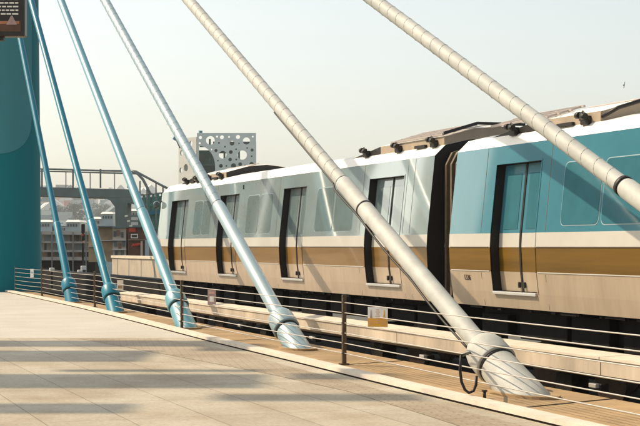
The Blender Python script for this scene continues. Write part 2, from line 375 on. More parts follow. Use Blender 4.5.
# ================================================================ TRAIN
XT = 10.62; HW = 1.45; XC = XT + HW
OFF = [(.84, .10), (1.08, .06), (1.40, .02), (1.78, 0), (2.0, .012), (3.37, .16), (3.56, .36), (3.66, .8), (3.72, 1.45)]
def off(z): return interp(OFF[:6], z)
train = thing('metro_train', 'two car metro train, blue grey above and beige below with white and gold bands', 'train', (XC, 30, -.6))
ZB = [.84, 1.08, 1.40, 1.78, 2.0, 3.08, 3.37]
def band(z): return 3 if z < 1.40 else 2 if z < 1.78 else 1 if z < 2.0 else 0
REC = .15
DZ0, DZ1 = 1.08, 3.08
def side_x(z, near=True, extra=0.): 
    return XT + off(z) + extra if near else XT + 2 * HW - off(z) - extra
def make_car(y0, y1, doors, nose=False):
    """y0 near end, y1 far end; doors: list of (ya, yb)"""
    m = MB()
    def yz(y, z, near, e=0.): return Vector((side_x(z, near, e), y, z))
    cuts = [y0] + [v for d in sorted(doors) for v in d] + [y1]
    for near in (True, False):
        for i in range(len(cuts) - 1):
            a, b = cuts[i], cuts[i + 1]; isdoor = i % 2 == 1
            for z0, z1 in zip(ZB, ZB[1:]):
                if isdoor and DZ0 - 1e-6 <= z0 < DZ1 - 1e-6: continue
                m.face([yz(a, z0, near), yz(b, z0, near), yz(b, z1, near), yz(a, z1, near)], band(z0 + .01))
            if isdoor:
                for z0, z1 in zip(ZB, ZB[1:]):
                    if not (DZ0 - 1e-6 <= z0 < DZ1 - 1e-6): continue
                    for yy in (a, b): m.face([yz(yy, z0, near), yz(yy, z0, near, REC + .05), yz(yy, z1, near, REC + .05), yz(yy, z1, near)], 5)
                for z in (DZ0, DZ1): m.face([yz(a, z, near), yz(b, z, near), yz(b, z, near, REC + .05), yz(a, z, near, REC + .05)], 5)  # jambs, head and threshold coloured black to stand for the recess shade
    # roof
    rp = [(XT + o, z) for z, o in OFF[5:]]; rp = rp + [(2 * XC - x, z) for x, z in rp[::-1][1:]]
    for (xa, za), (xb, zb) in zip(rp, rp[1:]):
        m.face([(xa, y0, za), (xb, y0, zb), (xb, y1, zb), (xa, y1, za)], 4)
    # ends
    ring = [(side_x(z), z) for z in ZB] + rp[1:-1] + [(2 * XC - side_x(z), z) for z in ZB[::-1]]
    def endcap(y, mi): m.face([(x, y, z) for x, z in ring], mi)
    if nose:
        endcap(y0, 5)
        prev = [(x, y1, z) for x, z in ring]
        for k, (dy, ins) in enumerate(((.35, .04), (.75, .16), (1.05, .36), (1.25, .62))):
            cur = []
            for x, z in ring:
                s = (x - XC) / HW; slope = max(0, (z - 1.6)) * .22 * (k + 1) / 4
                zz = z - (z - 1.9) * (ins * .28 if z > 2 else 0)
                cur.append((XC + s * (HW - ins), y1 + dy - slope, zz))
            n = len(ring)
            for i in range(n - 1):
                zz = (ring[i][1] + ring[i + 1][1]) / 2
                mi = 4 if zz > 3.37 else band(zz)
                if mi == 0 and k >= 2: mi = 6
                m.face([prev[i], prev[i + 1], cur[i + 1], cur[i]], mi)
            prev = cur
        m.face(prev, 6)
    else:
        endcap(y0, 5); endcap(y1, 5)
    m.face([(side_x(.84), y0, .845), (2 * XC - side_x(.84), y0, .845), (2 * XC - side_x(.84), y1, .845), (side_x(.84), y1, .845)], 5)
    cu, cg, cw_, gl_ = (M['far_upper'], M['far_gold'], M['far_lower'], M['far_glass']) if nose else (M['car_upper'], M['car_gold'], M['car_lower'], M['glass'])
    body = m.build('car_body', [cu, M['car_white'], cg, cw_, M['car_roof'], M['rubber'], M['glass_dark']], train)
    # doors
    for near in (True, False):
        sgn = 1 if near else -1
        for (a, b) in doors:
            ds = MB()  # frame: thin cream border around the opening, slightly proud
            t = .022
            zs = [z for z in ZB if DZ0 <= z <= DZ1]
            for ya, yb in ((a - t, a), (b, b + t)):
                for z0, z1 in zip(zs, zs[1:]):
                    ds.prism([yz(ya, z0, near, -.008), yz(yb, z0, near, -.008), yz(yb, z1, near, -.008), yz(ya, z1, near, -.008)], (sgn * .02, 0, 0), band(z0 + .01))
            ds.prism([yz(a - t, DZ1, near, -.008), yz(b + t, DZ1, near, -.008), yz(b + t, DZ1 + t, near, -.008), yz(a - t, DZ1 + t, near, -.008)], (sgn * .02, 0, 0))
            fr = ds.build('door_frame', [cu, M['car_white'], cg, cw_], train)
            dm = MB(); dm.box((side_x(DZ0, near) + sgn * .02, (a + b) / 2, DZ0 - .012), (.11, b - a - .06, .05), bev=.008)
            dm.build('door_sill', M['silver'], train)
            mid = (a + b) / 2
            for (ya, yb, inner) in ((a + .01, mid - .012, 'b'), (mid + .012, b - .01, 'a')):
                dl = MB()
                zz = [DZ0 + .02, 1.40, 1.78, 2.0, DZ1 - .01]
                for z0, z1 in zip(zz, zz[1:]):
                    dl.prism([yz(ya, z0, near, REC), yz(yb, z0, near, REC), yz(yb, z1, near, REC), yz(ya, z1, near, REC)], (sgn * .035, 0, 0), band(z0 + .03))
                leaf = dl.build('door_leaf', [cu, M['car_white'], cg, cw_], train)
                wg = MB(); w0, w1 = ya + .12, yb - .12
                wg.prism([yz(w0, 2.06, near, REC - .006), yz(w1, 2.06, near, REC - .006), yz(w1, 2.92, near, REC - .006), yz(w0, 2.92, near, REC - .006)], (sgn * .02, 0, 0))
                wg.build('door_window', gl_, leaf)
                sm = MB(); ys = yb if inner == 'b' else ya
                for z0, z1 in zip(zz, zz[1:]):
                    q = .014
                    sm.prism([yz(ys - q, z0, near, REC - .012), yz(ys + q, z0, near, REC - .012), yz(ys + q, z1, near, REC - .012), yz(ys - q, z1, near, REC - .012)], (sgn * .04, 0, 0))
                sm.build('rubber_seal', M['rubber'], leaf)
                if near:
                    gh = MB(); gy = ys - .07 if inner == 'b' else ys + .07
                    gh.box((side_x(1.2, near) + REC - .02, gy, 1.2), (.03, .05, .09), bev=.008); gh.build('handle', M['dark_metal'], leaf)
    return body
def yT(px, e=0.): return atX(px, XT + e)
# left (far) car
dl = [(yT(398.5), yT(364)), (yT(301.5), yT(279)), (yT(235), yT(216)), (yT(184.5), yT(168))]
dl = [(min(a, b), max(a, b)) for a, b in dl]
ya_far, yb_far = yT(426.5), yT(158)
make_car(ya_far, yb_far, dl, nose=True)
yb_near = yT(449)
d1 = (yT(534.5), yT(490)); sp = (dl[1][0] - dl[0][0]); w = d1[1] - d1[0]
ya_near = yb_near - 22.0
dn = [(d1[0] - k * 5.12, d1[0] - k * 5.12 + w) for k in range(4)]
make_car(ya_near, yb_near, dn)
# windows
def win(y0, y1, z0=2.10, z1=3.0, near=True, gm='glass'):
    r = .10; pts = []
    for (cy, cz, a0) in ((y1 - r, z1 - r, 0), (y0 + r, z1 - r, 90), (y0 + r, z0 + r, 180), (y1 - r, z0 + r, 270)):
        for k in range(5):
            a = math.radians(a0 + k * 22.5); pts.append((cy + r * math.cos(a), cz + r * math.sin(a)))
    s = 1 if near else -1
    outer = [(lerp((y0 + y1) / 2, y, 1 + .028 / (y1 - y0)), lerp((z0 + z1) / 2, z, 1 + .028 / (z1 - z0))) for y, z in pts]
    m = MB(); m.prism([(side_x(z, near, -.004), y, z) for y, z in outer], (s * .014, 0, 0))
    fr = m.build('side_window', M['pale_paint'], train)
    m = MB(); m.prism([(side_x(z, near, -.009), y, z) for y, z in pts], (s * .012, 0, 0))
    m.build('pane', M[gm], fr)
for ds in (sorted(dl), sorted(dn)):
    for near in (True, False):
        for (a, b), (c, d) in zip(ds, ds[1:]):
            g0, g1 = b, c; Lg = g1 - g0; mg = .74 if Lg > 3 else .35; mid = (g0 + g1) / 2; gm = 'far_glass' if ds[0][0] > ya_far else 'glass'
            win(g0 + mg, mid - .04, near=near, gm=gm); win(mid + .04, g1 - mg, near=near, gm=gm)
# panel joints above/below the bands
for y in [ya_far + 1.1, dl[0][0] - .45, dl[0][1] + .3, dl[1][1] + .3, dl[2][1] + .3, d1[1] + .35, d1[0] - .3, d1[0] - 4.4]:
    for z0, z1 in ((.86, 1.38), (2.02, 3.36)):
        m = MB(); m.prism([(side_x(z0) - .002, y, z0), (side_x(z0) - .002, y + .012, z0), (side_x(z1) - .002, y + .012, z1), (side_x(z1) - .002, y, z1)], (.004, 0, 0)); m.build('panel_joint', M['bellows'], train)
# thin trim at the gold band's top and bottom
for z, mt in ((1.782, 'post'), (1.405, 'car_white')):
    for (a, b, ds) in ((ya_far, yb_far, dl), (ya_near, yb_near, dn)):
        cuts = [a] + [v for d in sorted(ds) for v in d] + [b]; m = MB()
        for i in range(0, len(cuts) - 1, 2):
            m.box((side_x(z) - .001, (cuts[i] + cuts[i + 1]) / 2, z), (.014, cuts[i + 1] - cuts[i] - .11, .014))
        m.build('band_trim', M[mt], train)
# car number
tm = text_mb('1336', .125, (side_x(1.285) - .002, atX(467.5, side_x(1.3)), 1.285), (0, -1, 0), (-.125, 0, 1), .004)
tm.build('car_number', M['dark_metal'], train)
m = MB()
for k in range(3): m.box((side_x(3.2) - .003, yT(238) - .02 * k, 3.2 + (.04 if k == 0 else 0)), (.012, .05, .10 if k == 0 else .03))
m.build('lifting_mark', M['dark_metal'], train)
# roof units: sloping fairings with brackets, grille panels
def roof_unit(y0, y1, grille):
    m = MB(); e = .5
    sec = [(.36, 3.54), (.36, 3.71), (.95, 3.88), (HW, 3.93)]; full = [(XT + x, z) for x, z in sec] + [(2 * XC - XT - x, z) for x, z in sec[::-1][1:]]
    def ring(y, k): return [(XC + (x - XC) * 1.0, y, 3.54 + (z - 3.54) * k) for x, z in full]
    secs = [ring(y0, .96), ring(y0 + .03, 1), ring(y1 - 1.5, 1), ring(y1, .10)]
    for a, b in zip(secs, secs[1:]):
        for i in range(len(full) - 1): m.face([a[i], a[i + 1], b[i + 1], b[i]], 2 if b is secs[-1] else 0 if i in (0, len(full) - 2) else 1)
    m.face(secs[0], 0 if grille or y0 > atX(300, XT) and False else (2 if y0 > ya_far + 5 else 0)); m.face(secs[-1], 0)
    ru = m.build('roof_unit', [M['roof_box'], M['car_roof'], M['dark_metal']], train)  # dark material on the ends and far slope stands in for their shade
    m = MB()
    m.tube([(XC - .2, y0 + .05, 3.945), (XC - .2, y1 - 1.6, 3.945)], .012, 6); m.build('roof_cable', M['grille'], ru)
    # brackets
    n = max(2, int((y1 - y0) / 1.15))
    for k in range(n):
        y = y0 + .35 + (y1 - y0 - 1.2) * k / (n - 1)
        m = MB(); x = XT + .31
        m.box((x + .02, y, 3.60), (.10, .20, .13), bev=.02); m.box((x - .02, y + .03, 3.67), (.09, .12, .08), bev=.02)
        m.lathe((x - .06, y - .12, 3.65), (0, 1, 0), [(0, .045), (.10, .045)], 10); m.lathe((x - .04, y + .07, 3.68), (0, 1, 0), [(0, .05), (.09, .05)], 10)
        m.tube([(x, y - .15, 3.6), (x - .05, y - .02, 3.73), (x + .03, y + .2, 3.62)], .014, 6)
        m.build('bracket', M['dark_metal'], ru)
        if k % 2 == 0 and k < n - 1:
            m = MB(); m.box((XT + .33, y + .6, 3.585), (.05, .45, .05)); m.build('grab_rail', M['dark_metal'], ru)
    if grille:
        a, b = y0 + .02, y0 + grille
        n1, n2 = Vector((XT + .34, 0, 3.745)), Vector((XT + .98, 0, 3.935)); m = MB(); NB = int((b - a) / .13)
        for k in range(NB + 1):
            y = a + (b - a) * k / NB; m.bar((n1.x, y, n1.z), (n2.x, y, n2.z), .05, .03)
        for t in (0, .33, .66, 1):
            p = n1.lerp(n2, t); m.bar((p.x, a - .02, p.z), (p.x, b + .02, p.z), .035, .035)
        m.build('roof_grille', M['grille'], ru)
        m = MB(); m.bar((n1.x, a - .05, n1.z + .02), (n2.x, a - .05, n2.z + .02), .03, .05); m.bar((n2.x, a - .05, n2.z + .02), (2 * XC - n2.x, a - .05, n2.z + .02), .03, .05)
        m.build('visor_edge', M['dark_metal'], ru)
roof_unit(ya_far + .05, atX(352, XT + .35), 2.3)
roof_unit(atX(226, XT + .35), atX(180, XT + .35), 0)
roof_unit(atX(600, XT + .35), atX(491, XT + .35) , 0)
m_y = atX(491, XT + .35)
m = MB()
for k in range(14): y = m_y - .1 - k * .13; m.bar((XT + .36, y, 3.745), (XT + .98, y, 3.93), .05, .03)
for t in (0, .33, .66, 1): m.bar((XT + .36 + .62 * t, m_y, 3.745 + .185 * t), (XT + .36 + .62 * t, m_y - 1.9, 3.745 + .185 * t), .035, .035)
m.build('roof_grille', M['grille'], train)
m = MB(); ye = atX(600, XT + .35)
m.tube([(XT + .35, ye - .05, 3.62), (XT + .5, ye - .25, 3.74), (XT + .9, ye - .25, 3.86), (XC, ye - .1, 3.95)], .03, 8); m.build('cable_loop', M['dark_metal'], train)
roof_unit(ya_near + 1.0, ya_near + 8.0, 0)
# gangway between cars
m = MB(); ga, gb = yb_near, ya_far; n = 9
for k in range(n):
    y = lerp(ga + .03, gb - .03, k / (n - 1)); w2 = .035; ins = .30 if k % 2 else .38
    sec = [(XT + ins, .95), (XT + ins, 3.2), (XT + ins + .12, 3.42), (XT + ins + .35, 3.50), (2 * XC - XT - ins - .35, 3.50), (2 * XC - XT - ins, 3.3), (2 * XC - XT - ins, .95)]
    m.prism([(x, y - w2, z) for x, z in sec], (0, 2 * w2, 0))
m.build('gangway_bellows', M['bellows'], train)
m = MB(); m.box((XC, (ga + gb) / 2, 2.15), (2 * HW - .95, gb - ga - .02, 2.4)); m.build('gangway_core', M['rubber'], train)
m = MB(); a, b = gb - (gb - ga) * .72, gb - .004
for z0, z1, mi in ((.95, 1.40, 3), (1.40, 1.78, 2), (1.78, 2.0, 1)):
    m.prism([(side_x(z0, True, .34), a, z0), (side_x(z0, True, .34), b, z0), (side_x(z1, True, .34), b, z1), (side_x(z1, True, .34), a, z1)], (.03, 0, 0), mi)
m.build('gangway_panel', [M['car_upper'], M['car_white'], M['car_gold'], M['car_lower']], train)
m = MB()
for k in range(4): m.box((side_x(1.7, True, .335), a + .1 + .09 * k, 1.78), (.012, .02, .34))
m.build('gangway_slot', M['black'], train)
# underframe
m = MB()
for a, b in ((ya_far + .2, yb_far + .3), (ya_near + .2, yb_near - .2)):
    m.box((XC, (a + b) / 2, .62), (1.75, b - a, .5)); y = a + .3
    while y < b - 1:
        l = random.uniform(.5, 1.6); m.box((XT + .50, y + l / 2, .55 + random.uniform(-.05, .05)), (.16, l, random.uniform(.3, .5)), bev=.02); y += l + random.uniform(.1, .5)
m.build('underframe', M['black'], train)
for a, b in ((ya_far, yb_far), (ya_near + 9, yb_near)):
    y = a + .2
    while y < b - .3: m = MB(); m.box((side_x(.85) + .05, y, .815 + random.uniform(0, .012)), (.05, random.choice([.06, .12, .45]), .05)); m.build('skirt_bracket', M['black'], train); y += random.uniform(.25, 1.1)
for a, b in ((ya_far, yb_far), (ya_near, yb_near)):
    for yb_ in (a + 3.0, b - 3.0):
        m = MB(); m.box((XC, yb_, .15), (2.0, 2.6, .25)); bg = m.build('bogie', M['black'], train)
        for dy in (-.95, .95):
            for x in (11.4, 12.85):
                m = MB(); m.lathe((x - .06, yb_ + dy, -.10), (1, 0, 0), [(0, .44), (.03, .44), (.03, .41), (.13, .41)], 24); m.build('wheel', M['rail'], bg)
# nose mirror / lamp pod
m = MB(); yn = yb_far + .25; p = Vector((XT + .02, yn, 3.02)); m.lathe(p - Vector((0, .0, 0)), (-.35, -.94, 0), [(-.06, .02), (-.05, .08), (0, .11), (.05, .09), (.07, .03)], 16)
mr = m.build('mirror', M['glass_dark'], train)
m = MB(); m.tube([(XT + .2, yn + .1, 3.15), p], .02, 6); m.build('mirror_arm', M['dark_metal'], mr)
m = MB(); m.box((XT + .45, yb_far + 1.02, 1.25), (.22, .1, .14), bev=.03); m.build('headlight', M['silver'], train)
m = MB(); m.box((2 * XC - XT - .45, yb_far + 1.02, 1.25), (.22, .1, .14), bev=.03); m.build('headlight', M['silver'], train)

# ================================================================ STAY CABLES
tops = {'A': (20, 40, .196), 'B': (30, 0, .267), 'C': (61, 0, .384), 'D': (107, 0, .56), 'E': (190, 0, .85), 'F': (374, 0, 1.343)}
bases = {'A': (72.5, 303), 'B': (116, 313), 'C': (187, 329), 'D': (298, 350), 'E': (523, 396)}
joint_px = {'A': 223, 'B': 221, 'C': 211, 'D': 205, 'E': 183, 'F': 187}
collar_px = {'A': 285, 'B': 292, 'C': 300, 'D': 322, 'E': 355, 'F': 405}
cmat = {'A': 'blue_paint', 'B': 'blue_paint', 'C': 'sky_paint', 'D': 'pale_paint', 'E': 'cream_paint', 'F': 'cream_paint'}
clab = {'A': 'teal blue stay cable nearest the tower, its foot just beyond the farthest railing post',
        'B': 'blue stay cable second from the tower with a white lit edge',
        'C': 'half blue half white stay cable whose foot stands behind the second nearest railing post',
        'D': 'pale blue stay cable with round collar just left of the nearest railing post',
        'E': 'thick cream stay cable with a hanging black wire loop at its collar',
        'F': 'thickest cream spiral ribbed stay cable crossing the top right corner'}
ti = 'ABCDEF'
def cable_axis(n):
    x0, y0, k = tops[n]; ty = -265 if n != 'F' else -300
    t = P(x0 + k * (ty - y0), ty, 57 - 3 * (ti.index(n) - 3))
    b = G(*bases[n]) if n != 'F' else G(x0 + k * 452, 452)
    return b, t
def along(b, t, ypx):
    lo, hi = 0., 1.
    for _ in range(50):
        mi = (lo + hi) / 2; p = b.lerp(t, mi) - Vector((0, 0, CH)); y = YH - f_ * p.z / p.dot(F)
        if y > ypx: lo = mi
        else: hi = mi
    return (t - b).length * lo
for n in ti:
    b, t = cable_axis(n); d = (t - b).normalized(); Ln = (t - b).length
    root = thing('stay_cable', clab[n], 'stay cable', b, 'stay cables of the bridge')
    cm = M[cmat[n]]; jl = along(b, t, joint_px[n]); cl_ = along(b, t, collar_px[n])
    rc, rs, rk = .108, .128, .235
    if n == 'E': rk = .265
    if n in 'AB': rc, rs = .10, .125
    x = d.cross(U).normalized(); y = d.cross(x)
    m = MB(); m.lathe(b, d, [(jl - .02, rc), (Ln, rc)], 24, cap=False); up = m.build('cable_pipe', cm, root)
    if n in 'DEF':   # helical rain fillet
        pitch = .30; nt_ = 12; steps = int(min(Ln - jl, 40) / pitch * nt_)
        m = MB(); m.tube([b + d * (jl + .1 + pitch * k / nt_) + (x * math.cos(2 * PI * k / nt_) + y * math.sin(2 * PI * k / nt_)) * (rc + .001) for k in range(steps)], .0055, 4); m.build('spiral_rib', cm, up)
    m = MB(); m.lathe(b, d, [(cl_ - .1, rs), (jl - .06, rs), (jl, rs - .012), (jl, rc)], 24, cap=False); lo_ = m.build('sleeve_pipe', cm, root)
    rw, rl = (.02, .06) if n == 'F' else (.006, .025); m = MB(); m.lathe(b, d, [(jl, rc + rw), (jl + rl, rc + rw)], 24); m.build('joint_ring', M['dark_metal'], lo_)
    m = MB(); m.lathe(b, d, [(cl_ - .24, rk - .03), (cl_ - .24, rk), (cl_ - .22, rk + .008), (cl_ + .05, rk), (cl_ + .13, rk * .93), (cl_ + .20, rk * .78), (cl_ + .235, rs + .02), (cl_ + .24, rs)], 32, cap=False)
    m.build('collar', cm, root)
    m = MB(); m.lathe(b, d, [(-.7, rk + .0), (-.1, rk - .002), (cl_ - .32, rk - .028), (cl_ - .245, rk - .030)], 32)
    m.build('anchor_pipe', cm, root)
    m = MB(); m.lathe(b, d, [(cl_ - .285, rk - .020), (cl_ - .25, rk - .020)], 32); m.build('collar_shade_ring', M['dark_metal'], root)  # dark ring draws the shade and gap below the collar lip
    # foot weld collar lying on the apron
    m = MB()
    for k in range(26):
        a = 2 * PI * k / 26; p = b + x * math.cos(a) * (rk + .03)
    h = Vector((d.x, d.y, 0)).normalized(); sd = h.cross(U)
    ring = [b + sd * math.cos(2 * PI * k / 28) * (rk + .05) + h * math.sin(2 * PI * k / 28) * (rk + .05) / d.z * .98 for k in range(28)]
    m.prism([(q.x, q.y, .012) for q in ring], (0, 0, .035)); m.build('foot_plate', M['apron'], root)
    if n == 'E':
        und = (-U + d * d.z).normalized(); side = (-R - d * (-R).dot(d)).normalized(); o1 = (side * .75 + und * .65).normalized()
        # dark conduit along the underside
        m = MB(); pts = []; l0, l1 = cl_ + .25, (jl + 3.0 if n == 'E' else jl + .5)
        for k in range(40):
            tt = k / 39; s_ = lerp(l0, l1, tt); sag = (.022 * abs(math.sin(tt * PI * 4.0)) + .015) if s_ < jl else .008
            rb = rs if s_ < jl else max(rc, rs - (s_ - jl) * .15); pts.append(b + d * s_ + o1 * (rb + sag))
        m.tube(pts, .016, 8); cd = m.build('conduit', M['rubber'], root)
        if n == 'E':
            for tt in (0, .5):
                m = MB(); m.lathe(b + d * lerp(l0, l1, tt), d, [(0, rs + .007), (.03, rs + .007)], 20); m.build('clamp', M['dark_metal'], cd)
            A_ = b + d * (cl_ + .25) + o1 * (rs + .015); dd = min(17.3, (A_ - Vector((0, 0, CH))).dot(F))
            m = MB(); q = [P(463, 343, dd), P(461, 356, dd), P(460, 370, dd), P(461.5, 382, dd), P(465, 390, dd), P(469, 393, dd), P(473.5, 391, dd), P(476, 385, dd), P(476.5, 376, dd)]
            m.tube([A_] + q[1:], .017, 8); m.build('wire_loop', M['rubber'], root)
            m = MB(); e0 = G(484.5, 399.5); m.tube([e0, e0 + U * .10], .02, 8); m.box(e0 + U * .1, (.05, .05, .02)); m.build('drain_stub', M['dark_metal'], root)

# ================================================================ PYLON TOWER
tc_ = P(-6, 290, 60.5); tc_.z = 0; rt = 45.5 / f_ * 60.5
tw = thing('bridge_pylon', 'massive rounded teal steel bridge tower at the left edge', 'tower', tc_)
m = MB(); m.lathe((tc_.x, tc_.y, -8), U, [(0, rt + .04), (8, rt + .03), (14, rt), (24, rt - .12), (27, rt - .3)], 96, cap=True); m.build('shaft', M['tower_dark'], tw)
# paler tongue shaped plate wrapped on the shaft's face, rounded bottom; curved shell with thickness
def tongue():
    m = MB(); cdir = -F; ang0 = math.atan2(cdir.y, cdir.x); rr = rt + .035
    NA = 40; wA = math.radians(47); zb = CH + (YH - 154) / f_ * 59; zc = CH + (YH - 118) / f_ * 59
    sh = math.radians(17)
    cols = []
    for k in range(NA + 1):
        u = -1 + 2 * k / NA; a = ang0 + sh + u * wA
        z0 = zc - (zc - zb) * math.sqrt(max(0, 1 - u * u))
        zs = [z0 + (24.5 - z0) * j / 6 for j in range(7)]
        cols.append([[(tc_.x + math.cos(a) * r, tc_.y + math.sin(a) * r, z) for z in zs] for r in (rr, rr - .05)])
    for A_, B_ in zip(cols, cols[1:]):
        for j in range(6): m.face([A_[0][j], B_[0][j], B_[0][j + 1], A_[0][j + 1]])
        m.face([A_[0][0], B_[0][0], B_[1][0], A_[1][0]])
    for c in (cols[0], cols[-1]):
        for j in range(6): m.face([c[0][j], c[1][j], c[1][j + 1], c[0][j + 1]])
    for fc in m.bm.faces: fc.smooth = False
    return m
tongue().build('cover_plate', M['tower_pale'], tw)
hd = MB()
pa = [cable_axis(n)[1] for n in ti]
for n in ti:
    t = cable_axis(n)[1]; top = Vector((tc_.x, tc_.y, t.z + .2)); hd.bar(top, t, .5, .9)
hd.build('saddle_arm', M['tower_dark'], tw)

# ================================================================ RAILING
prs = [(7.42, -.2), (7.73, 10.5), (8.05, 21.02), (8.23, 31.21), (8.78, 43.15), (8.92, 53.1)]
pend = G(11, 293); prs.append((pend.x + .15, pend.y))
rail = thing('cable_railing', 'low railing of bronze posts and six thin steel wires along the kerb', 'railing', (8.05, 21.02, .1))
zoff = .0
for i, (x, y) in enumerate(prs):
    nx = prs[min(i + 1, len(prs) - 1)]; pv = prs[max(i - 1, 0)]; dr = Vector((nx[0] - pv[0], nx[1] - pv[1], 0)).normalized(); rot = Matrix((dr.cross(U), dr, U)).transposed()
    m = MB(); m.box((x, y, .53), (.022 if i == len(prs) - 1 else .06, .05 if i == len(prs) - 1 else .06, 1.0), rot, .006)
    if i < len(prs) - 1:
        m.box((x, y, 1.045), (.07, .05, .05), rot, .012); m.box((x, y, .03), (.13, .13, .02), rot)
        for k in range(6): m.box((x, y, .19 + .152 * k), (.08, .025, .025), rot, .005)
    m.build('post', M['post'], rail)
for k in range(6):
    z = .19 + .152 * k; m = MB(); pts = []
    for (a, b) in zip(prs, prs[1:]):
        for j in range(6):
            t = j / 6; pts.append((lerp(a[0], b[0], t), lerp(a[1], b[1], t), z - .012 * math.sin(PI * t)))
    pts.append((*prs[-1], z)); m.tube(pts, .0078, 6); m.build('wire', M['wire'], rail)

def rail_point(px):
    best = None
    for a, b in zip(prs, prs[1:]):
        for j in range(200):
            t = j / 200; v = Vector((lerp(a[0], b[0], t), lerp(a[1], b[1], t), 0)); dpt = v.dot(F)
            if dpt < 2: continue
            e = abs(CX + f_ * v.dot(R) / dpt - px)
            if best is None or e < best[0]: best = (e, v, dpt, (Vector((b[0] - a[0], b[1] - a[1], 0))).normalized())
    return best[1:]
def rail_sign(px, ytop, ybot, wpx, name, label, build):
    v, dpt, dr = rail_point(px); n = Vector((-dr.y, dr.x, 0)).normalized()
    if n.dot(-F) < 0: n = -n
    # signs hang turned slightly toward the plaza
    n = (n * .35 - F * .65).normalized()
    xr = Vector((-n.y, n.x, 0));
    if xr.dot(R) < 0: xr = -xr
    zt = CH + (YH - ytop) / f_ * dpt; zb = CH + (YH - ybot) / f_ * dpt; w = wpx / f_ * dpt / xr.dot(R)
    c = Vector((v.x, v.y, (zt + zb) / 2)) + n * .03
    root = thing(name, label, 'sign', c)
    build(root, c, xr, n, w, zt - zb)
def plate(root, c, xr, n, w, h, m_, name='panel', t=.006, dx=0, dz=0, dn=0):
    m = MB(); rot = Matrix((xr, -n, U)).transposed(); m.box(c + xr * dx + U * dz + n * dn, (w, t, h), rot); return m.build(name, m_, root)
def warn(root, c, xr, n, w, h):
    plate(root, c, xr, n, w, h, M['whitep'])
    plate(root, c, xr, n, w * .98, h * .42, M['orange'], 'orange_field', dz=-h * .27, dn=.006)
    for s in (-1, 1):
        m = MB(); bx = c + xr * s * w * .33 + n * .0075
        m.prism([bx + xr * -w * .055 + U * (-h * .05), bx + xr * w * .055 + U * (-h * .05), bx + xr * w * .03 + U * h * .12, bx + xr * w * .012 + U * h * .36, bx - xr * w * .012 + U * h * .36, bx - xr * w * .03 + U * h * .12], n * .003)
        m.build('cone_symbol', M['orange'] if s > 0 else M['mauve'], root)
        m = MB()
        for k in range(3): m.box(c + xr * s * w * .33 + U * (-h * (.2 + .08 * k)) + n * .0105, (w * .2, .003, h * .02), Matrix((xr, -n, U)).transposed())
        m.build('small_print', M['pink'], root)
    m = MB()
    for k in range(7):
        m.box(c + U * (h * (.36 - .105 * k)) + n * .011, (w * (.22 if k % 2 else .16), .003, h * .035), Matrix((xr, -n, U)).transposed())
    m.build('faded_print', M['pink'], root)
rail_sign(379, 307, 327, 19.5, 'warning_sign', 'white and orange warning notice with two cone symbols hung on the railing wires', warn)
def s2(root, c, xr, n, w, h):
    plate(root, c, xr, n, w, h, M['mauve']); plate(root, c, xr, n, w * .5, h * .35, M['whitep'], 'print_block', dz=-h * .12, dn=.006); plate(root, c, xr, n, w * .7, h * .12, M['pink'], 'print_line', dz=h * .28, dn=.006)
rail_sign(212.5, 289.5, 305, 8.5, 'notice_plate', 'faded mauve notice plate hung on the railing right of the second nearest post', s2)
def s3(root, c, xr, n, w, h): plate(root, c, xr, n, w, h, M['kerb']); plate(root, c, xr, n, w * .7, h * .3, M['apron'], 'print_block', dz=-h * .2, dn=.006)
rail_sign(121, 280, 290, 6.5, 'notice_plate', 'small tan notice plate hung on the railing beside the second blue cable', s3)
def s4(root, c, xr, n, w, h): plate(root, c, xr, n, w, h, M['whitep']); plate(root, c, xr, n, w * .6, h * .2, M['wall_b'], 'print_line', dz=h * .1, dn=.006)
rail_sign(32.5, 269, 277.5, 3.6, 'notice_plate', 'tiny white notice plate on the railing in front of the tower', s4)

# ================================================================ HANGING SIGN, top left
sd_ = 10.0; sc = P(26, 37, sd_)
root = thing('hanging_sign', 'black framed sign with lines of small pale lettering in the top left corner', 'sign', (sc.x, sc.y, 0))
w_, h_ = .62, .60; cc = sc - R * (w_ / 2) + U * (h_ / 2); rot = Matrix((R, F, U)).transposed()
m = MB(); m.box(cc, (w_, .09, h_), rot, .01); m.build('case', M['signblack'], root)
m = MB(); m.box(cc + U * -.235 - F * .047, (w_ - .05, .006, .07), rot); m.build('picture', M['signbrown'], root)
m = MB(); m.box(cc + U * -.21 - F * .051 + R * .2, (.15, .004, .018), rot); m.build('picture_glow', M['signglow'], root)
m = MB(); pk = cc + R * .225 - F * .0515; m.prism([pk + R * -.035 + U * -.225, pk + R * .035 + U * -.225, pk + R * .006 + U * -.165, pk + R * -.004 + U * -.165], -F * .003); m.build('picture_peak', M['mauve'], root)
m = MB()
for k in range(18):
    zz = -.153 + k * .0245; xx = .268; row = random.uniform(.10, .30) if k > 3 else (.125, .21, .19, .13)[k]
    while row > 0:
        wl = random.uniform(.018, .042); m.box(cc + U * zz + R * (xx - wl / 2) - F * .048, (wl, .004, .0095), rot); xx -= wl + .007; row -= wl + .007
m.build('lettering', M['whitep'], root)
m = MB(); m.box(cc + U * -.31 + R * .14, (.05, .05, .03), rot); m.build('latch', M['dark_metal'], root)
m = MB(); pb = L(10.0, -2.95); m.bar((pb.x, pb.y, 0), (pb.x, pb.y, 4.4), .1, .1); m.bar((pb.x, pb.y, 4.2), cc + U * .4, .05, .05); m.build('post', M['dark_metal'], root)
m = MB(); m.bar(cc + U * .28, cc + U * .4, .04, .04, up=R); m.build('hanger', M['dark_metal'], root)

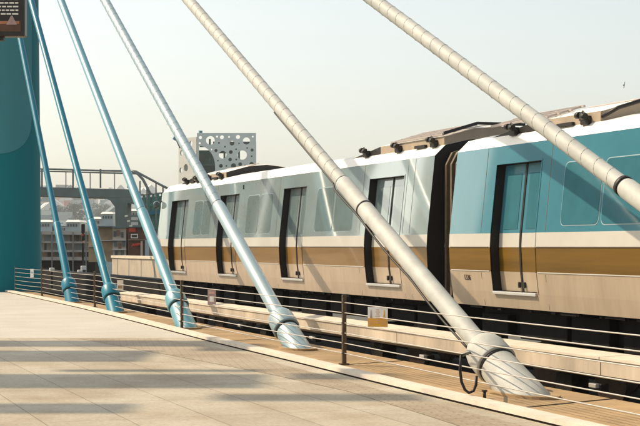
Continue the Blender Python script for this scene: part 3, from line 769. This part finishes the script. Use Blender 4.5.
# ================================================================ UNSEEN SLATS added beyond the left edge to cast the plaza's shadow bands
SAZ, SEL = math.radians(312), math.radians(44.5)
sun_to = Vector((math.sin(SAZ) * math.cos(SEL), math.cos(SAZ) * math.cos(SEL), math.sin(SEL)))
def lift(p, h): return p + sun_to * (h / sun_to.z)
caster = thing('shadow_caster_slats', 'unseen steel slats added outside the left edge to cast shadow bands on the plaza', 'shadow caster', L(24, -18))
HC = 24.
bands = [(344, 3.0, 345, 0, 222), (356.5, 5.5, 357, 0, 148), (381.5, 7.0, 383, 0, 262), (409, 5.0, 411, 0, 130), (371, 1.2, 374, 60, 262), (398, 3.5, 399, 215, 420), (377, 3.0, 381, 290, 395), (348, 3.5, 352, 200, 262)]
for i, (yc, hw, _, x0, x1) in enumerate(bands):
    dn_, df_ = f_ * CH / (yc + hw - YH), f_ * CH / (yc - hw - YH)
    la = (x0 - CX) / f_ * (dn_ + df_) / 2 if x0 > 0 else -9.5; lb = (x1 - CX) / f_ * (dn_ + df_) / 2
    h = HC
    q = [lift(L(dn_, la), h), lift(L(dn_, lb), h), lift(L(df_, lb), h), lift(L(df_, la), h)]
    m = MB(); m.prism(q, (0, 0, .06)); m.build('shadow_slat', M['tower_dark'], caster)
a0 = lift(L(27.8, -9.4), HC); a1 = lift(L(15.9, -9.4), HC)
m = MB(); m.bar(a0, a1, .3, .4); m.build('slat_carrier_beam', M['tower_dark'], caster)
for a in (a0, a1): 
    m = MB(); m.bar((a.x, a.y, 0), (a.x, a.y, HC), .35, .35); m.build('post', M['tower_dark'], caster)

# ================================================================ BACKGROUND
# footbridge
DB = 140.
br = thing('footbridge', 'dark concrete footbridge with thin railings and a flared pier behind the blue cables', 'bridge', P(118, 246, DB))
def pb_(x, y, d=DB): return P(x, y, d)
dpz = lambda y, d=DB: CH + (YH - y) / f_ * d
m = MB(); m.prism([pb_(20, 186.5), pb_(134, 189.5), pb_(134, 197), pb_(112, 198), pb_(20, 195)], F * 4); m.build('deck', M['bridge'], br)
m = MB(); m.prism([pb_(104, 197.4), pb_(138, 197.4), pb_(142, 206), pb_(127.5, 203), pb_(126, 262), pb_(116, 262), pb_(115, 207), pb_(110, 200.5)], F * 3 ); m.build('pier', M['bridge'], br)
m = MB()
m.tube([pb_(20, 168), pb_(60, 169.3), pb_(100, 170.6), pb_(133, 171)], .10, 6); m.tube([pb_(20, 170.5), pb_(133, 173.2)], .05, 6)
m.tube([p + F * 3.8 for p in (pb_(20, 168.5), pb_(133, 172))], .07, 6); m.build('handrail', M['bridge_rail'], br)
for x in (42, 73, 100.5, 128):
    m = MB(); m.bar(pb_(x, 169), pb_(x, 188), .14, .14, up=F); m.build('railing_post', M['bridge'], br)
for x in (59, 84, 109):
    m = MB(); m.bar(pb_(x, 170) + F * 3.8, pb_(x, 188) + F * 3.8, .10, .10, up=F); m.build('railing_post', M['deck_line'], br)
# stair tower with arched rails and green steel frame
st = thing('stair_tower', 'green steel stair frame with arched handrails left of the train nose', 'stairs', P(152, 250, 135))
D2 = 135.
m = MB(); m.tube([P(130, 170.5, D2), P(136, 171.5, D2), P(148, 178, D2), P(160, 184.5, D2), P(178, 193.5, D2)], .12, 6)
m.tube([P(131, 170.5, D2), P(138, 174, D2), P(143, 179.5, D2), P(147, 187, D2), P(150.5, 195, D2)], .14, 6); m.tube([P(140, 195, D2), P(178, 191.5, D2)], .08, 6); m.build('handrail', M['bridge_rail'], st)
for x, y0 in ((140, 181), (147, 188), (156, 183), (163, 187)):
    m = MB(); m.bar(P(x, y0, D2), P(x, 226, D2), .12, .12, up=F); m.build('column', M['bridge'], st)
for k in range(7):
    x = 139.5 + k * 4.6; m = MB(); m.bar(P(x, 196 - k * .5, D2 + 1.5), P(x, 262, D2 + 1.5), .22, .22, up=F); m.build('column', M['green_frame'], st)
for y in (205, 216, 228, 240):
    m = MB(); m.bar(P(138, y, D2 + 1.5), P(170, y - 1, D2 + 1.5), .25, .25); m.build('floor_beam', M['green_frame'], st)
m = MB(); m.prism([P(140, 198, D2 + 4), P(171, 195, D2 + 4), P(171, 262, D2 + 4), P(140, 262, D2 + 4)], F * .4); m.build('back_wall', M['perf_in'], st)
m = MB(); m.prism([P(147, 211, D2 + 1), P(161, 210, D2 + 1), P(161, 214, D2 + 1), P(147, 215, D2 + 1)], F * .3); m.build('blue_panel', M['blue_paint'], st)
for k in range(6):
    m = MB(); q = P(134.5 + k * 2.3, 216 + k * 5, D2 - 1); m.box(q, (1.5, 1.2, .15)); m.build('step', M['bridge'], st)

# perforated building
DP = 240.
pc = P(197, 260, DP); pb2 = thing('perforated_building', 'grey building clad in panels pierced by round holes, behind the train', 'building', pc)
Wf = 59 / f_ * DP / 1.0; Hf = (246 - 133) / f_ * DP + CH + 8
def circ(cx, cy, r, n=24, sx=1): return [(cx + r * sx * math.cos(2 * PI * k / n), cy + r * math.sin(2 * PI * k / n)) for k in range(n)]
s_ = DP / f_
def H(px, py, rp, sx=1): return circ((px - 197) * s_, Hf - (py - 133) * s_, rp * s_, sx=sx)
Z = lambda zx, zy: (170 + zx / 6.737, 125 + zy / 6.73)
holes = []
for zx, zy, r in ((272, 103, 4.4), (350, 82, 2.0), (317, 78, 1.1), (398, 80, 1.0), (458, 80, 2.1), (515, 107, 3.6), (418, 122, 2.4), (330, 120, 1.0), (370, 146, .9), (465, 124, .8), (278, 165, .9), (310, 172, 1.6), (355, 200, 3.9), (410, 182, 1.9), (445, 163, .9), (487, 202, 4.7), (405, 232, 1.8), (446, 232, .9), (343, 275, 1.9), (380, 275, .9), (428, 274, 2.5), (473, 264, 1.9), (505, 272, .8), (550, 265, 2.4), (553, 168, 1.6), (550, 210, .9), (520, 155, .8), (323, 240, .8), (558, 78, .9), (200, 122, 1.0), (205, 84, 1.6), (330, 330, 1.6), (400, 320, 2.2), (470, 325, 1.5), (540, 330, 2.4)):
    x, y = Z(zx, zy); holes.append(H(x, y, r))
# large quarter-round opening on the left, cut as a rounded loop
q0 = Z(190, 140); lx = (q0[0] - 197) * s_ + .12; ltop = Hf - (q0[1] - 133) * s_
arc = []
R1 = 16.5 * s_
for k in range(13):
    a = PI / 2 * (1 - k / 12); arc.append((lx + 16.2 * s_ * math.cos(a), ltop - 21 * s_ + 21 * s_ * math.sin(a)))
arc += [(lx + 16.2 * s_, ltop - 32 * s_), (lx, ltop - 32 * s_)]
holes.append(arc)
def place_mesh(me, name, m_, parent, origin, xd, thickdir):
    for q in (m_,): me.materials.append(q)
    o = bpy.data.objects.new(name, me); C.objects.link(o)
    x = Vector(xd).normalized(); y = U; z = x.cross(y); mt = Matrix((x, y, z)).transposed().to_4x4(); mt.translation = Vector(origin)
    me.transform(mt); o.parent = parent; o.location = -world_of(parent); return o
base = P(197, 246, DP); base.z = CH + 113 * s_ - Hf
place_mesh(holed_panel(Wf, Hf, holes, .25), 'perforated_wall', M['perf'], pb2, base, R, F)
ld = (R * -.62 + F * .78).normalized()      # side wall runs back and to the left
Ws = 19.5 * s_ / .60
sh_ = []
random.seed(3)
for k in range(60):
    sh_.append(circ(random.uniform(.1, .9) * Ws, Hf - random.uniform(.03, .62) * 60 * s_, random.choice([.25, .4, .6, .3]), 14))
keep = []
for c_ in sh_:
    cx_ = sum(p[0] for p in c_) / 14; cy_ = sum(p[1] for p in c_) / 14
    if all(math.hypot(cx_ - a, cy_ - b) > 1.25 for a, b in keep): keep.append((cx_, cy_))
sh_ = [circ(a, b, random.choice([.3, .45, .6]), 14) for a, b in keep if .7 < a < Ws - .7]
place_mesh(holed_panel(Ws, Hf - .6, sh_, .25), 'perforated_wall', M['perf_side'], pb2, base, ld, F)
# inner hall: a block further in, lower than the screen and pierced where the sky shows through
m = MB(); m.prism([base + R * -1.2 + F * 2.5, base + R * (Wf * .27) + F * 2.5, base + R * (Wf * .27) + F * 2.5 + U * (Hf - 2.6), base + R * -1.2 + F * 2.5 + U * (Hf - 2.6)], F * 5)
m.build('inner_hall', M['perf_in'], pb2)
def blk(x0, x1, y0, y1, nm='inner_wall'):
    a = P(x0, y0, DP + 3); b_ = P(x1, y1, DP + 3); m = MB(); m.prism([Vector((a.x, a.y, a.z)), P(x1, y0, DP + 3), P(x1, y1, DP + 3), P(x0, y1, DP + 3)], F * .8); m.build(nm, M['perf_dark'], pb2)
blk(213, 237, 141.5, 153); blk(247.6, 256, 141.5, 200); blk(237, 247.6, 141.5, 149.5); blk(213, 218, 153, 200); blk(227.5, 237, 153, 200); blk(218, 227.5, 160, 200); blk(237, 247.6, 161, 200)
lo_w = MB(); q = base + ld * .6 + R * .5 + F * 1.6; lo_w.prism([q, q + ld * (Ws - 1), q + ld * (Ws - 1) + U * (Hf - 3.4), q + U * (Hf - 3.4)], R * .5); lo_w.build('inner_wall', M['perf_dark'], pb2)
for k in range(5):
    m = MB(); z = Hf - 2.0 - k * 3.0; m.box(base + R * Wf * .5 + F * 1.6 + U * z, (Wf - .6, .25, .3), Matrix((R, F, U)).transposed()); m.build('floor_beam', M['perf_in'], pb2)
for k in range(4):
    m = MB(); m.box(base + R * (Wf * (.2 + .25 * k)) + F * 2.2 + U * (Hf * .5 - .3), (.3, .3, Hf - 1), Matrix((R, F, U)).transposed()); m.build('column', M['perf_in'], pb2)
fl = thing('floodlight', 'small blue floodlight on a bracket at the left roof corner of the perforated building', 'floodlight', P(178, 140, DP + 3))
m = MB(); m.box(P(176, 138.5, DP + 2), (1.0, .5, .7), Matrix.Rotation(.5, 3, F)); m.build('lamp_head', M['sky_paint'], fl); m = MB(); m.bar(P(176, 139, DP + 2), P(180, 148, DP + 3), .15, .15); m.build('bracket', M['dark_metal'], fl)
fl = thing('rooftop_camera', 'small blue camera unit on the roof edge of the perforated building', 'camera', P(200.5, 133, DP))
m = MB(); m.box(P(200.5, 131.8, DP + .3), (.5, .5, .35)); m.build('housing', M['sky_paint'], fl); m = MB(); m.bar(P(200.5, 133, DP + .3), P(200.5, 131.5, DP + .3), .08, .08, up=F); m.build('stalk', M['dark_metal'], fl)

# far parapet of the guideway beyond the train nose
fw = thing('guideway_parapet', 'pale concrete parapet wall beyond the train nose', 'wall', P(140, 262, 80))
xs = 11.9
m = MB(); ya_, yb_ = atX(176, xs), atX(112, xs)
m.prism([(xs, ya_, .75), (xs + .35, ya_, .75), (xs + .35, ya_, 1.36), (xs, ya_, 1.36)], (0, yb_ - ya_, 0)); m.build('wall_panel', M['conc_pale'], fw)
m = MB(); m.prism([(xs - .04, ya_, 1.36), (xs + .4, ya_, 1.36), (xs + .4, ya_, 1.45), (xs - .04, ya_, 1.45)], (0, yb_ - ya_, 0)); m.build('coping', M['conc_top'], fw)
m = MB()
for k in range(5): y = lerp(ya_, yb_, (k + .5) / 5); m.box((xs - .004, y, 1.05), (.012, .05, .6))
m.build('wall_joint', M['bridge'], fw)
m = MB(); m.box((xs + .5, (ya_ + yb_) / 2 + 10, .2), (.9, yb_ - ya_ + 24, .9)); m.build('plinth', M['black'], fw)

# elevated gallery with white bands left of the sheds
DG = 118.
gl = thing('gallery_building', 'low gallery building with pale horizontal floor bands seen between the left cables', 'building', P(66, 258, DG))
for y0, y1 in ((231, 234.5), (241.2, 243), (250, 251.8), (256.8, 260.2)):
    m = MB(); m.prism([P(28, y0, DG), P(93, y0 + .3, DG), P(93, y1 + .3, DG), P(28, y1, DG)], F * (5 if y0 > 231 else 8)); m.build('floor_band', M['deck_line'], gl)
random.seed(11)
cols = [M['wall_t'], M['wall_b'], M['wall_b'], M['roof_d'], M['wall_w'], M['mural'], M['perf_side']]
for r_, (y0, y1) in enumerate(((234.5, 241.2), (243, 250), (251.8, 256.8))):
    x = 30.
    while x < 92:
        wx = random.uniform(2, 6.5); m = MB(); d3 = DG + 1.5
        m.prism([P(x, y0 - .3, d3), P(min(x + wx, 92), y0 - .3, d3), P(min(x + wx, 92), y1 + .3, d3), P(x, y1 + .3, d3)], F * 1.2); m.build('bay_panel', random.choice(cols), gl); x += wx + .15
for x in (41, 52, 62, 73, 86):
    m = MB(); m.bar(P(x, 232, DG - .2), P(x, 275, DG - .2), .09, .09, up=F); m.build('column', M['bridge_rail'], gl)
m = MB(); m.prism([P(28, 260.2, DG + 2), P(95, 260.2, DG + 2), P(95, 300, DG + 2), P(28, 300, DG + 2)], F * 3); m.build('undercroft', M['black'], gl)

# brown sheds
DS = 108.
def shed(x0, x1, y0, y1, wm, label, top=None, d=DS, deep=6):
    o = thing('shed', label, 'shed', P((x0 + x1) / 2, y1, d))
    m = MB(); m.prism([P(x0, y0, d), P(x1, y0, d), P(x1, y1, d), P(x0, y1, d)], F * deep); m.build('wall', wm, o)
    m = MB(); q = P(x0 - .3, y0, d - .3); m.prism([P(x0 - .3, y0 - 1, d - .3), P(x1 + .3, y0 - (top or 1), d - .3), P(x1 + .3, y0, d - .3), P(x0 - .3, y0, d - .3)], F * (deep + .6)); m.build('roof', M['deck_line'] if top else M['roof_d'], o)
    return o
s1 = shed(88.5, 98, 229, 262, M['mural'], 'brown mural covered shed with sloping roof, leftmost of the sheds', 3)
sA = shed(98.2, 112, 227, 262, M['mural'], 'brown mural covered shed between the second and third blue cables')
sB = shed(112.4, 126, 228, 260, M['wall_t'], 'tan shed with dark openings and pale ledges between the brown sheds')
sC = shed(128, 145, 227.5, 260, M['crate'], 'dark brown shed with red painted letters and a white outlined plate')
def rect(o, x0, x1, y0, y1, m_, name, d=DS - .15, t=.12): m = MB(); m.prism([P(x0, y0, d), P(x1, y0, d), P(x1, y1, d), P(x0, y1, d)], F * t); return m.build(name, m_, o)
for (x, y) in ((113.5, 231), (117, 230), (121, 232), (114, 241), (118.5, 243), (122.5, 241), (115, 250), (121, 250)): rect(sB, x, x + 2.4, y, y + 5.5, random.choice([M['glass_dark'], M['roof_d'], M['brick']]), 'opening')
for y in (239.6, 249): rect(sB, 112, 126, y, y + 1, M['wall_w'], 'ledge', DS - .4, .4)
rect(sA, 98, 112, 240, 241, M['deck_line'], 'ledge', DS - .3, .3); rect(s1, 88, 98.2, 246, 247, M['deck_line'], 'ledge', DS - .3, .3)
rect(sC, 129, 135.5, 227.8, 232, M['red'], 'red_panel'); 
for (a, b_, c_, d__) in ((130.8, 137.8, 234, 234.8), (130.8, 137.8, 237.4, 238.2), (130.8, 131.6, 234.8, 237.4), (137, 137.8, 234.8, 237.4)): rect(sC, a, b_, c_, d__, M['whitep'], 'plate_border', DS - .2)
rect(sC, 128, 145, 239.4, 240.2, M['mural'], 'ledge', DS - .3, .3)
m = MB(); q = []
for k in range(26): q.append(P(131.8 + k * .44, 245.3 + 1.5 * math.sin(k * 1.35) - k * .06, DS - .15))
m.tube(q, .055, 5); m.build('graffiti', M['red'], sC)
rect(sC, 140.5, 142.5, 241, 258, M['wall_t'], 'pipe', DS - .25)
gp = thing('grey_column', 'plain grey blue steel column beside the dark brown shed', 'column', P(146.5, 262, 104))
m = MB(); m.prism([P(145, 240, 104), P(148.5, 240, 104), P(148.5, 263, 104), P(145, 263, 104)], F * .3); m.build('shaft', M['wall_b'], gp); m = MB(); m.prism([P(144.4, 239, 104), P(149, 239, 104), P(149, 240, 104), P(144.4, 240, 104)], F * .4); m.build('cap', M['bridge'], gp)

# signal mast
DM = 72.
sg = thing('signal_mast', 'thin black railway signal mast between the first two blue cables', 'signal', P(83, 285, DM))
m = MB(); m.bar(P(83, 226, DM), P(83, 290, DM), .09, .09, up=F); m.build('mast', M['dark_metal'], sg)
m = MB(); m.box(P(83, 228.5, DM - .1), (.17, .14, .42), bev=.02); m.box(P(83, 237, DM - .1), (.15, .12, .3), bev=.02); hb = m.build('signal_head', M['dark_metal'], sg)
m = MB(); m.lathe(P(82.8, 234.8, DM - .15), -F, [(0, .05), (.05, .05)], 10); m.build('red_lens', M['red'], hb)
m = MB(); m.box(P(84, 242, DM - .1), (.12, .05, .1)); m.build('plate', M['pink'], sg)
m = MB(); m.box(P(83.5, 268, DM - .1), (.25, .15, .2), bev=.02); m.build('relay_box', M['whitep'], sg)
for (px, py, lab) in ((52, 269.5, 'white trackside box behind the railing between tower and first cable'), (80, 271.5, 'white trackside box at the foot of the signal mast')):
    o = thing('trackside_box', lab, 'equipment box', P(px, 280, 66), 'white boxes by the track')
    m = MB(); m.box(P(px, py, 66), (.2, .18, .14), bev=.015); m.build('case', M['whitep'], o); m = MB(); m.bar(P(px, py, 66), P(px, 288, 66), .06, .06, up=F); m.build('stand', M['dark_metal'], o)

# hillside
m = MB(); nx_, ny_ = 90, 50; grid = []
def hz(lat, dep):
    t = max(0, min(1, (dep - 500) / 1400)); s = t * t * (3 - 2 * t)
    n = noise.noise(Vector((lat * .0022, dep * .0022, 3))) * 16 + noise.noise(Vector((lat * .009, dep * .009, 7))) * 7 + noise.noise(Vector((lat * .03, dep * .03, 1))) * 2
    return -8 + s * (73 - .012 * (lat + 260)) + n * min(1, t * 3)
for j in range(ny_):
    dep = 480 + j * 34
    grid.append([m.bm.verts.new(L(dep, -900 + i * 20, hz(-900 + i * 20, dep))) for i in range(nx_)])
for j in range(ny_ - 1):
    for i in range(nx_ - 1):
        fc = m.bm.faces.new([grid[j][i], grid[j][i + 1], grid[j + 1][i + 1], grid[j + 1][i]]); fc.smooth = True
struct(m.build('hills', M['hill']))
# houses
def house_proto(wm, rm, w, d, h):
    o = thing('hill_house', '', 'house', (0, 0, 0), 'houses on the hazy hillside')
    m = MB(); m.box((0, 0, h / 2 - 1), (w, d, h + 2)); m.build('wall', wm, o)
    m = MB(); r = h * .35
    m.prism([(-w / 2 - .4, -d / 2 - .4, h), (w / 2 + .4, -d / 2 - .4, h), (0, -d / 2 - .4, h + r * 1.6)], (0, d + .8, 0)) if random.random() < .5 else m.prism([(-w / 2 - .4, -d / 2 - .4, h), (-w / 2 - .4, d / 2 + .4, h), (-w / 2 - .4, 0, h + r * 1.6)], (w + .8, 0, 0))
    m.build('roof', rm, o)
    for k in range(3):
        for fl_ in range(2):
            m = MB(); m.box((-w / 2 + w * (k + .5) / 3, -d / 2 - .06, h * (.25 + .45 * fl_)), (w * .15, .16, h * .2)); m.build('window', M['glass_dark'], o)
    return o
protos = []
hl = {}
combos = [('wall_w', 'roof_d', 'pale house with slate roof'), ('wall_w', 'roof_l', 'pale house with pale roof'), ('wall_t', 'roof_r', 'tan house with rusty roof'), ('wall_b', 'roof_l', 'blue grey house with pale roof'), ('wall_t', 'roof_d', 'tan house with slate roof')]
random.seed(21)
count = 0; zones = [('among the low blocks right above the gallery building', 'near'), ('part way up the hazy slope below the footbridge', 'mid'), ('high on the hazy ridge just under the footbridge', 'far')]
first = [None] * 5
def put_house(ci, px, dep, zi):
    global count
    lat = (px - CX) / f_ * dep
    wm, rm, lb = combos[ci]
    if first[ci] is None: first[ci] = house_proto(M[wm], M[rm], random.uniform(10, 16), random.uniform(8, 11), random.uniform(5, 9)); o = first[ci]
    else: o = copy_tree(first[ci])
    o.location = L(dep, lat, hz(lat, dep)); o.rotation_euler = (0, 0, -TH + random.uniform(-.5, .5)); k = random.uniform(.8, 1.25); o.scale = (k, k, random.uniform(.8, 1.3))
    where = 'near the tower' if px < 58 else 'left of the signal mast' if px < 82 else 'right of the signal mast' if px < 112 else 'beside the bridge pier'
    o['label'] = lb + ' ' + ('low on the hill ' if zi == 0 else 'halfway up the hill ' if zi == 1 else 'high on the ridge ') + where
    o['group'] = 'houses on the hazy hill: ' + o['label']
    count += 1
for i in range(26): put_house(random.randrange(5), random.uniform(38, 150), random.uniform(620, 900), 0)
for i in range(26): put_house(random.randrange(5), random.uniform(38, 150), random.uniform(950, 1250), 1)
for i in range(22): put_house(random.randrange(5), random.uniform(38, 150), random.uniform(1300, 1650), 2)
# trees on the slope
def tree_proto():
    o = thing('hill_tree', '', 'tree', (0, 0, 0)); m = MB(); m.tube([(0, 0, -1), (.1, 0, 2), (0, .1, 5)], [.4, .3, .12], 7)
    for k in range(4):
        a = k * 1.6; m.tube([(0, 0, 2.5 + k * .4), (math.cos(a) * 2, math.sin(a) * 2, 5 + k * .3)], [.14, .05], 5)
    m.build('trunk', M['bark'], o); m = MB()
    cl_ = [(random.uniform(-2.8, 2.8), random.uniform(-2.8, 2.8), random.uniform(3.5, 8.5), random.uniform(1.0, 2.0)) for _ in range(16)]
    for x, y, z, r in cl_:
        for _ in range(60):
            v = Vector((random.gauss(0, 1), random.gauss(0, 1), random.gauss(0, 1))).normalized() * r * random.uniform(.6, 1.1); c = Vector((x, y, z)) + v
            a = Vector((random.gauss(0, 1), random.gauss(0, 1), random.gauss(0, 1))).normalized() * .38; b = a.orthogonal().normalized() * .3
            m.face([c - a, c - b, c + a, c + b])
    m.build('crown', M['leaf'], o); return o
tp = None
for i in range(80):
    px = random.uniform(38, 150); dep = random.uniform(520, 1500); lat = (px - CX) / f_ * dep
    if i >= 66: px = random.uniform(72, 100); dep = random.uniform(480, 600); lat = (px - CX) / f_ * dep
    if tp is None: tp = tree_proto(); o = tp
    else: o = copy_tree(tp)
    k = random.uniform(.8, 1.5); o.location = L(dep, lat, hz(lat, dep)); o.scale = (k * 1.1, k * 1.1, k); o.rotation_euler = (0, 0, random.uniform(0, 6))
    where = 'near the tower' if px < 58 else 'left of the signal mast' if px < 82 else 'right of the signal mast' if px < 112 else 'right of the bridge pier'
    o['label'] = 'dark bushy tree ' + ('low on the hill ' if dep < 900 else 'up on the hazy hill ') + where; o['group'] = o['label']; o['category'] = 'tree'
# low blocks between hill and gallery
for (x0, x1, y0, wm, rm, lab) in ((38, 52, 222, 'wall_b', 'roof_l', 'low blue grey block beside the tower above the gallery'), (54, 66, 226, 'wall_w', 'roof_d', 'low pale block with dark roof above the gallery'), (66, 80, 222, 'wall_b', 'roof_l', 'low blue grey block with pale roof left of the signal mast'), (88, 101, 219, 'wall_w', 'roof_l', 'low white block with pale roof right of the signal mast'), (101, 113, 214, 'wall_b', 'roof_l', 'pale roofed block left of the bridge pier'), (126, 140, 211, 'wall_w', 'roof_l', 'white roofed block right of the bridge pier')):
    d = 300.; o = thing('low_block', lab, 'building', P((x0 + x1) / 2, 270, d))
    m = MB(); m.prism([P(x0, y0, d), P(x1, y0, d), P(x1, 285, d), P(x0, 285, d)], F * 12); m.build('wall', M[wm], o)
    m = MB(); m.prism([P(x0 - .5, y0, d - .5), P(x1 + .5, y0, d - .5), P(x1 - 1.5, y0 - 2.2, d + 4), P(x0 + 1.5, y0 - 2.2, d + 4)], F * 9); m.build('roof', M[rm], o)
    k = x0 + 1.5
    while k < x1 - 2: 
        m = MB(); m.prism([P(k, y0 + 2, d - .2), P(k + 1.3, y0 + 2, d - .2), P(k + 1.3, y0 + 4.5, d - .2), P(k, y0 + 4.5, d - .2)], F * .15); m.build('window', M['glass_dark'], o); k += 2.7
# buildings across the tracks on the left, mirrored in the glossy car sides
random.seed(5)
for i, (ang, w, h, dist, lab) in enumerate(((-15.6, 8, 16.5, 150, 'brown brick block with windows standing ahead beyond the left edge'), (-20.4, 2.8, 23.5, 150, 'slim brown brick tower beyond the left edge'), (-19.2, 9.5, 19.5, 156, 'wide brown brick block beyond the left edge'), (-31.5, 26, 34, 130, 'large dark block added beyond the left edge to dim reflections in the near car'), (-23.4, 2.4, 36, 165, 'tall narrow brown brick stack beyond the left edge'))):
    a = math.radians(ang); c = Vector((21.2 + math.sin(a) * dist, math.cos(a) * dist, -8)); o = thing('brick_building', lab, 'building', c)
    xr = Vector((math.cos(a), -math.sin(a), 0)); fw_ = Vector((math.sin(a), math.cos(a), 0)); rot = Matrix((xr, fw_, U)).transposed()
    m = MB(); m.box(c + U * (h + 8) / 2, (w, 14, h + 8), rot); m.build('wall', M['bridge'] if i == 3 else M['brick'], o)  # the large dark block is added unseen, only to dim the near car's reflections
    m = MB(); m.box(c + U * (h + 8.4), (w + .8, 14.8, .8), rot); m.build('roof', M['wall_t'], o)
    for fl_ in range(4):
        n = max(1, int(w / 3))
        for k in range(n):
            m = MB(); m.box(c + xr * (-w / 2 + w * (k + .5) / n) - fw_ * 7.05 + U * (h + 8 - 3 - fl_ * 3.6), (1.4, .2, 2.0), rot); m.build('window', M['glass'], o)

# bird
bp_ = P(624, 85, 55)
bo = MB(); bo.tube([bp_ + F * -.12, bp_ + F * -.05, bp_ + F * .04, bp_ + F * .10, bp_ + F * .16], [.005, .020, .026, .016, .004], 8)
bo.prism([bp_ + F * .05, bp_ - F * .05, bp_ - F * .04 + U * .10 + R * .02, bp_ + U * .13 + R * .03], R * .012); bo.prism([bp_ + F * .05, bp_ - F * .05, bp_ - F * .06 - U * .09 - R * .015, bp_ - U * .11 - R * .02], R * .012)
tag(bo.build('bird', M['bird'], None, origin=bp_), 'tiny dark bird flying in the sky above the train roof at right', 'bird')

# ================================================================ AIR, LIGHT, CAMERA
hb = MB(); hb.box((600, 1150, 45), (3600, 2900, 110 + 8)); ho = hb.build('haze', [])
hm = bpy.data.materials.new('haze_air'); hm.use_nodes = True; nt = hm.node_tree; nt.nodes.remove(nt.nodes['Principled BSDF'])
pv = nt.nodes.new('ShaderNodeVolumePrincipled'); pv.inputs['Density'].default_value = .00026; pv.inputs['Color'].default_value = (.9, .93, .95, 1); pv.inputs['Anisotropy'].default_value = .2
nt.links.new(pv.outputs[0], nt.nodes['Material Output'].inputs['Volume']); ho.data.materials.append(hm); ho['kind'] = 'stuff'
ho.location = (0, 0, 0)

wd = bpy.data.worlds.new('World'); SC.world = wd; wd.use_nodes = True; nt = wd.node_tree
sk = nt.nodes.new('ShaderNodeTexSky'); sk.sky_type = 'NISHITA'; sk.sun_disc = False; sk.sun_elevation = SEL; sk.sun_rotation = SAZ
sk.air_density = 1.0; sk.dust_density = 2.0; sk.ozone_density = 1.2; sk.altitude = 0
tn = nt.nodes.new('ShaderNodeMixRGB'); tn.blend_type = 'MULTIPLY'; tn.inputs[0].default_value = 1; tn.inputs[2].default_value = (1.0, .965, .865, 1)
hs = nt.nodes.new('ShaderNodeHueSaturation'); hs.inputs['Saturation'].default_value = .55; nt.links.new(sk.outputs[0], hs.inputs['Color']); nt.links.new(hs.outputs[0], tn.inputs[1]); nt.links.new(tn.outputs[0], nt.nodes['Background'].inputs[0]); nt.nodes['Background'].inputs[1].default_value = .122
sl = bpy.data.lights.new('sun', 'SUN'); sl.energy = 3.1; sl.angle = math.radians(.5); sl.color = (1, .81, .58)
so = bpy.data.objects.new('sun', sl); C.objects.link(so); so.rotation_euler = sun_to.to_track_quat('Z', 'Y').to_euler()
cam = bpy.data.cameras.new('camera'); co = bpy.data.objects.new('camera', cam); C.objects.link(co); SC.camera = co
co.location = (0, 0, CH); co.rotation_euler = (PI / 2, 0, -TH)
cam.sensor_width = 36; cam.lens = f_ / 640 * 36; cam.shift_y = (YH - 213) / 640; cam.clip_end = 20000; cam.clip_start = .1
SC.view_settings.view_transform = 'Standard'; SC.view_settings.look = 'None'; SC.view_settings.exposure = .80; SC.view_settings.gamma = 1
SC.render.engine = 'CYCLES'; SC.cycles.volume_bounces = 0
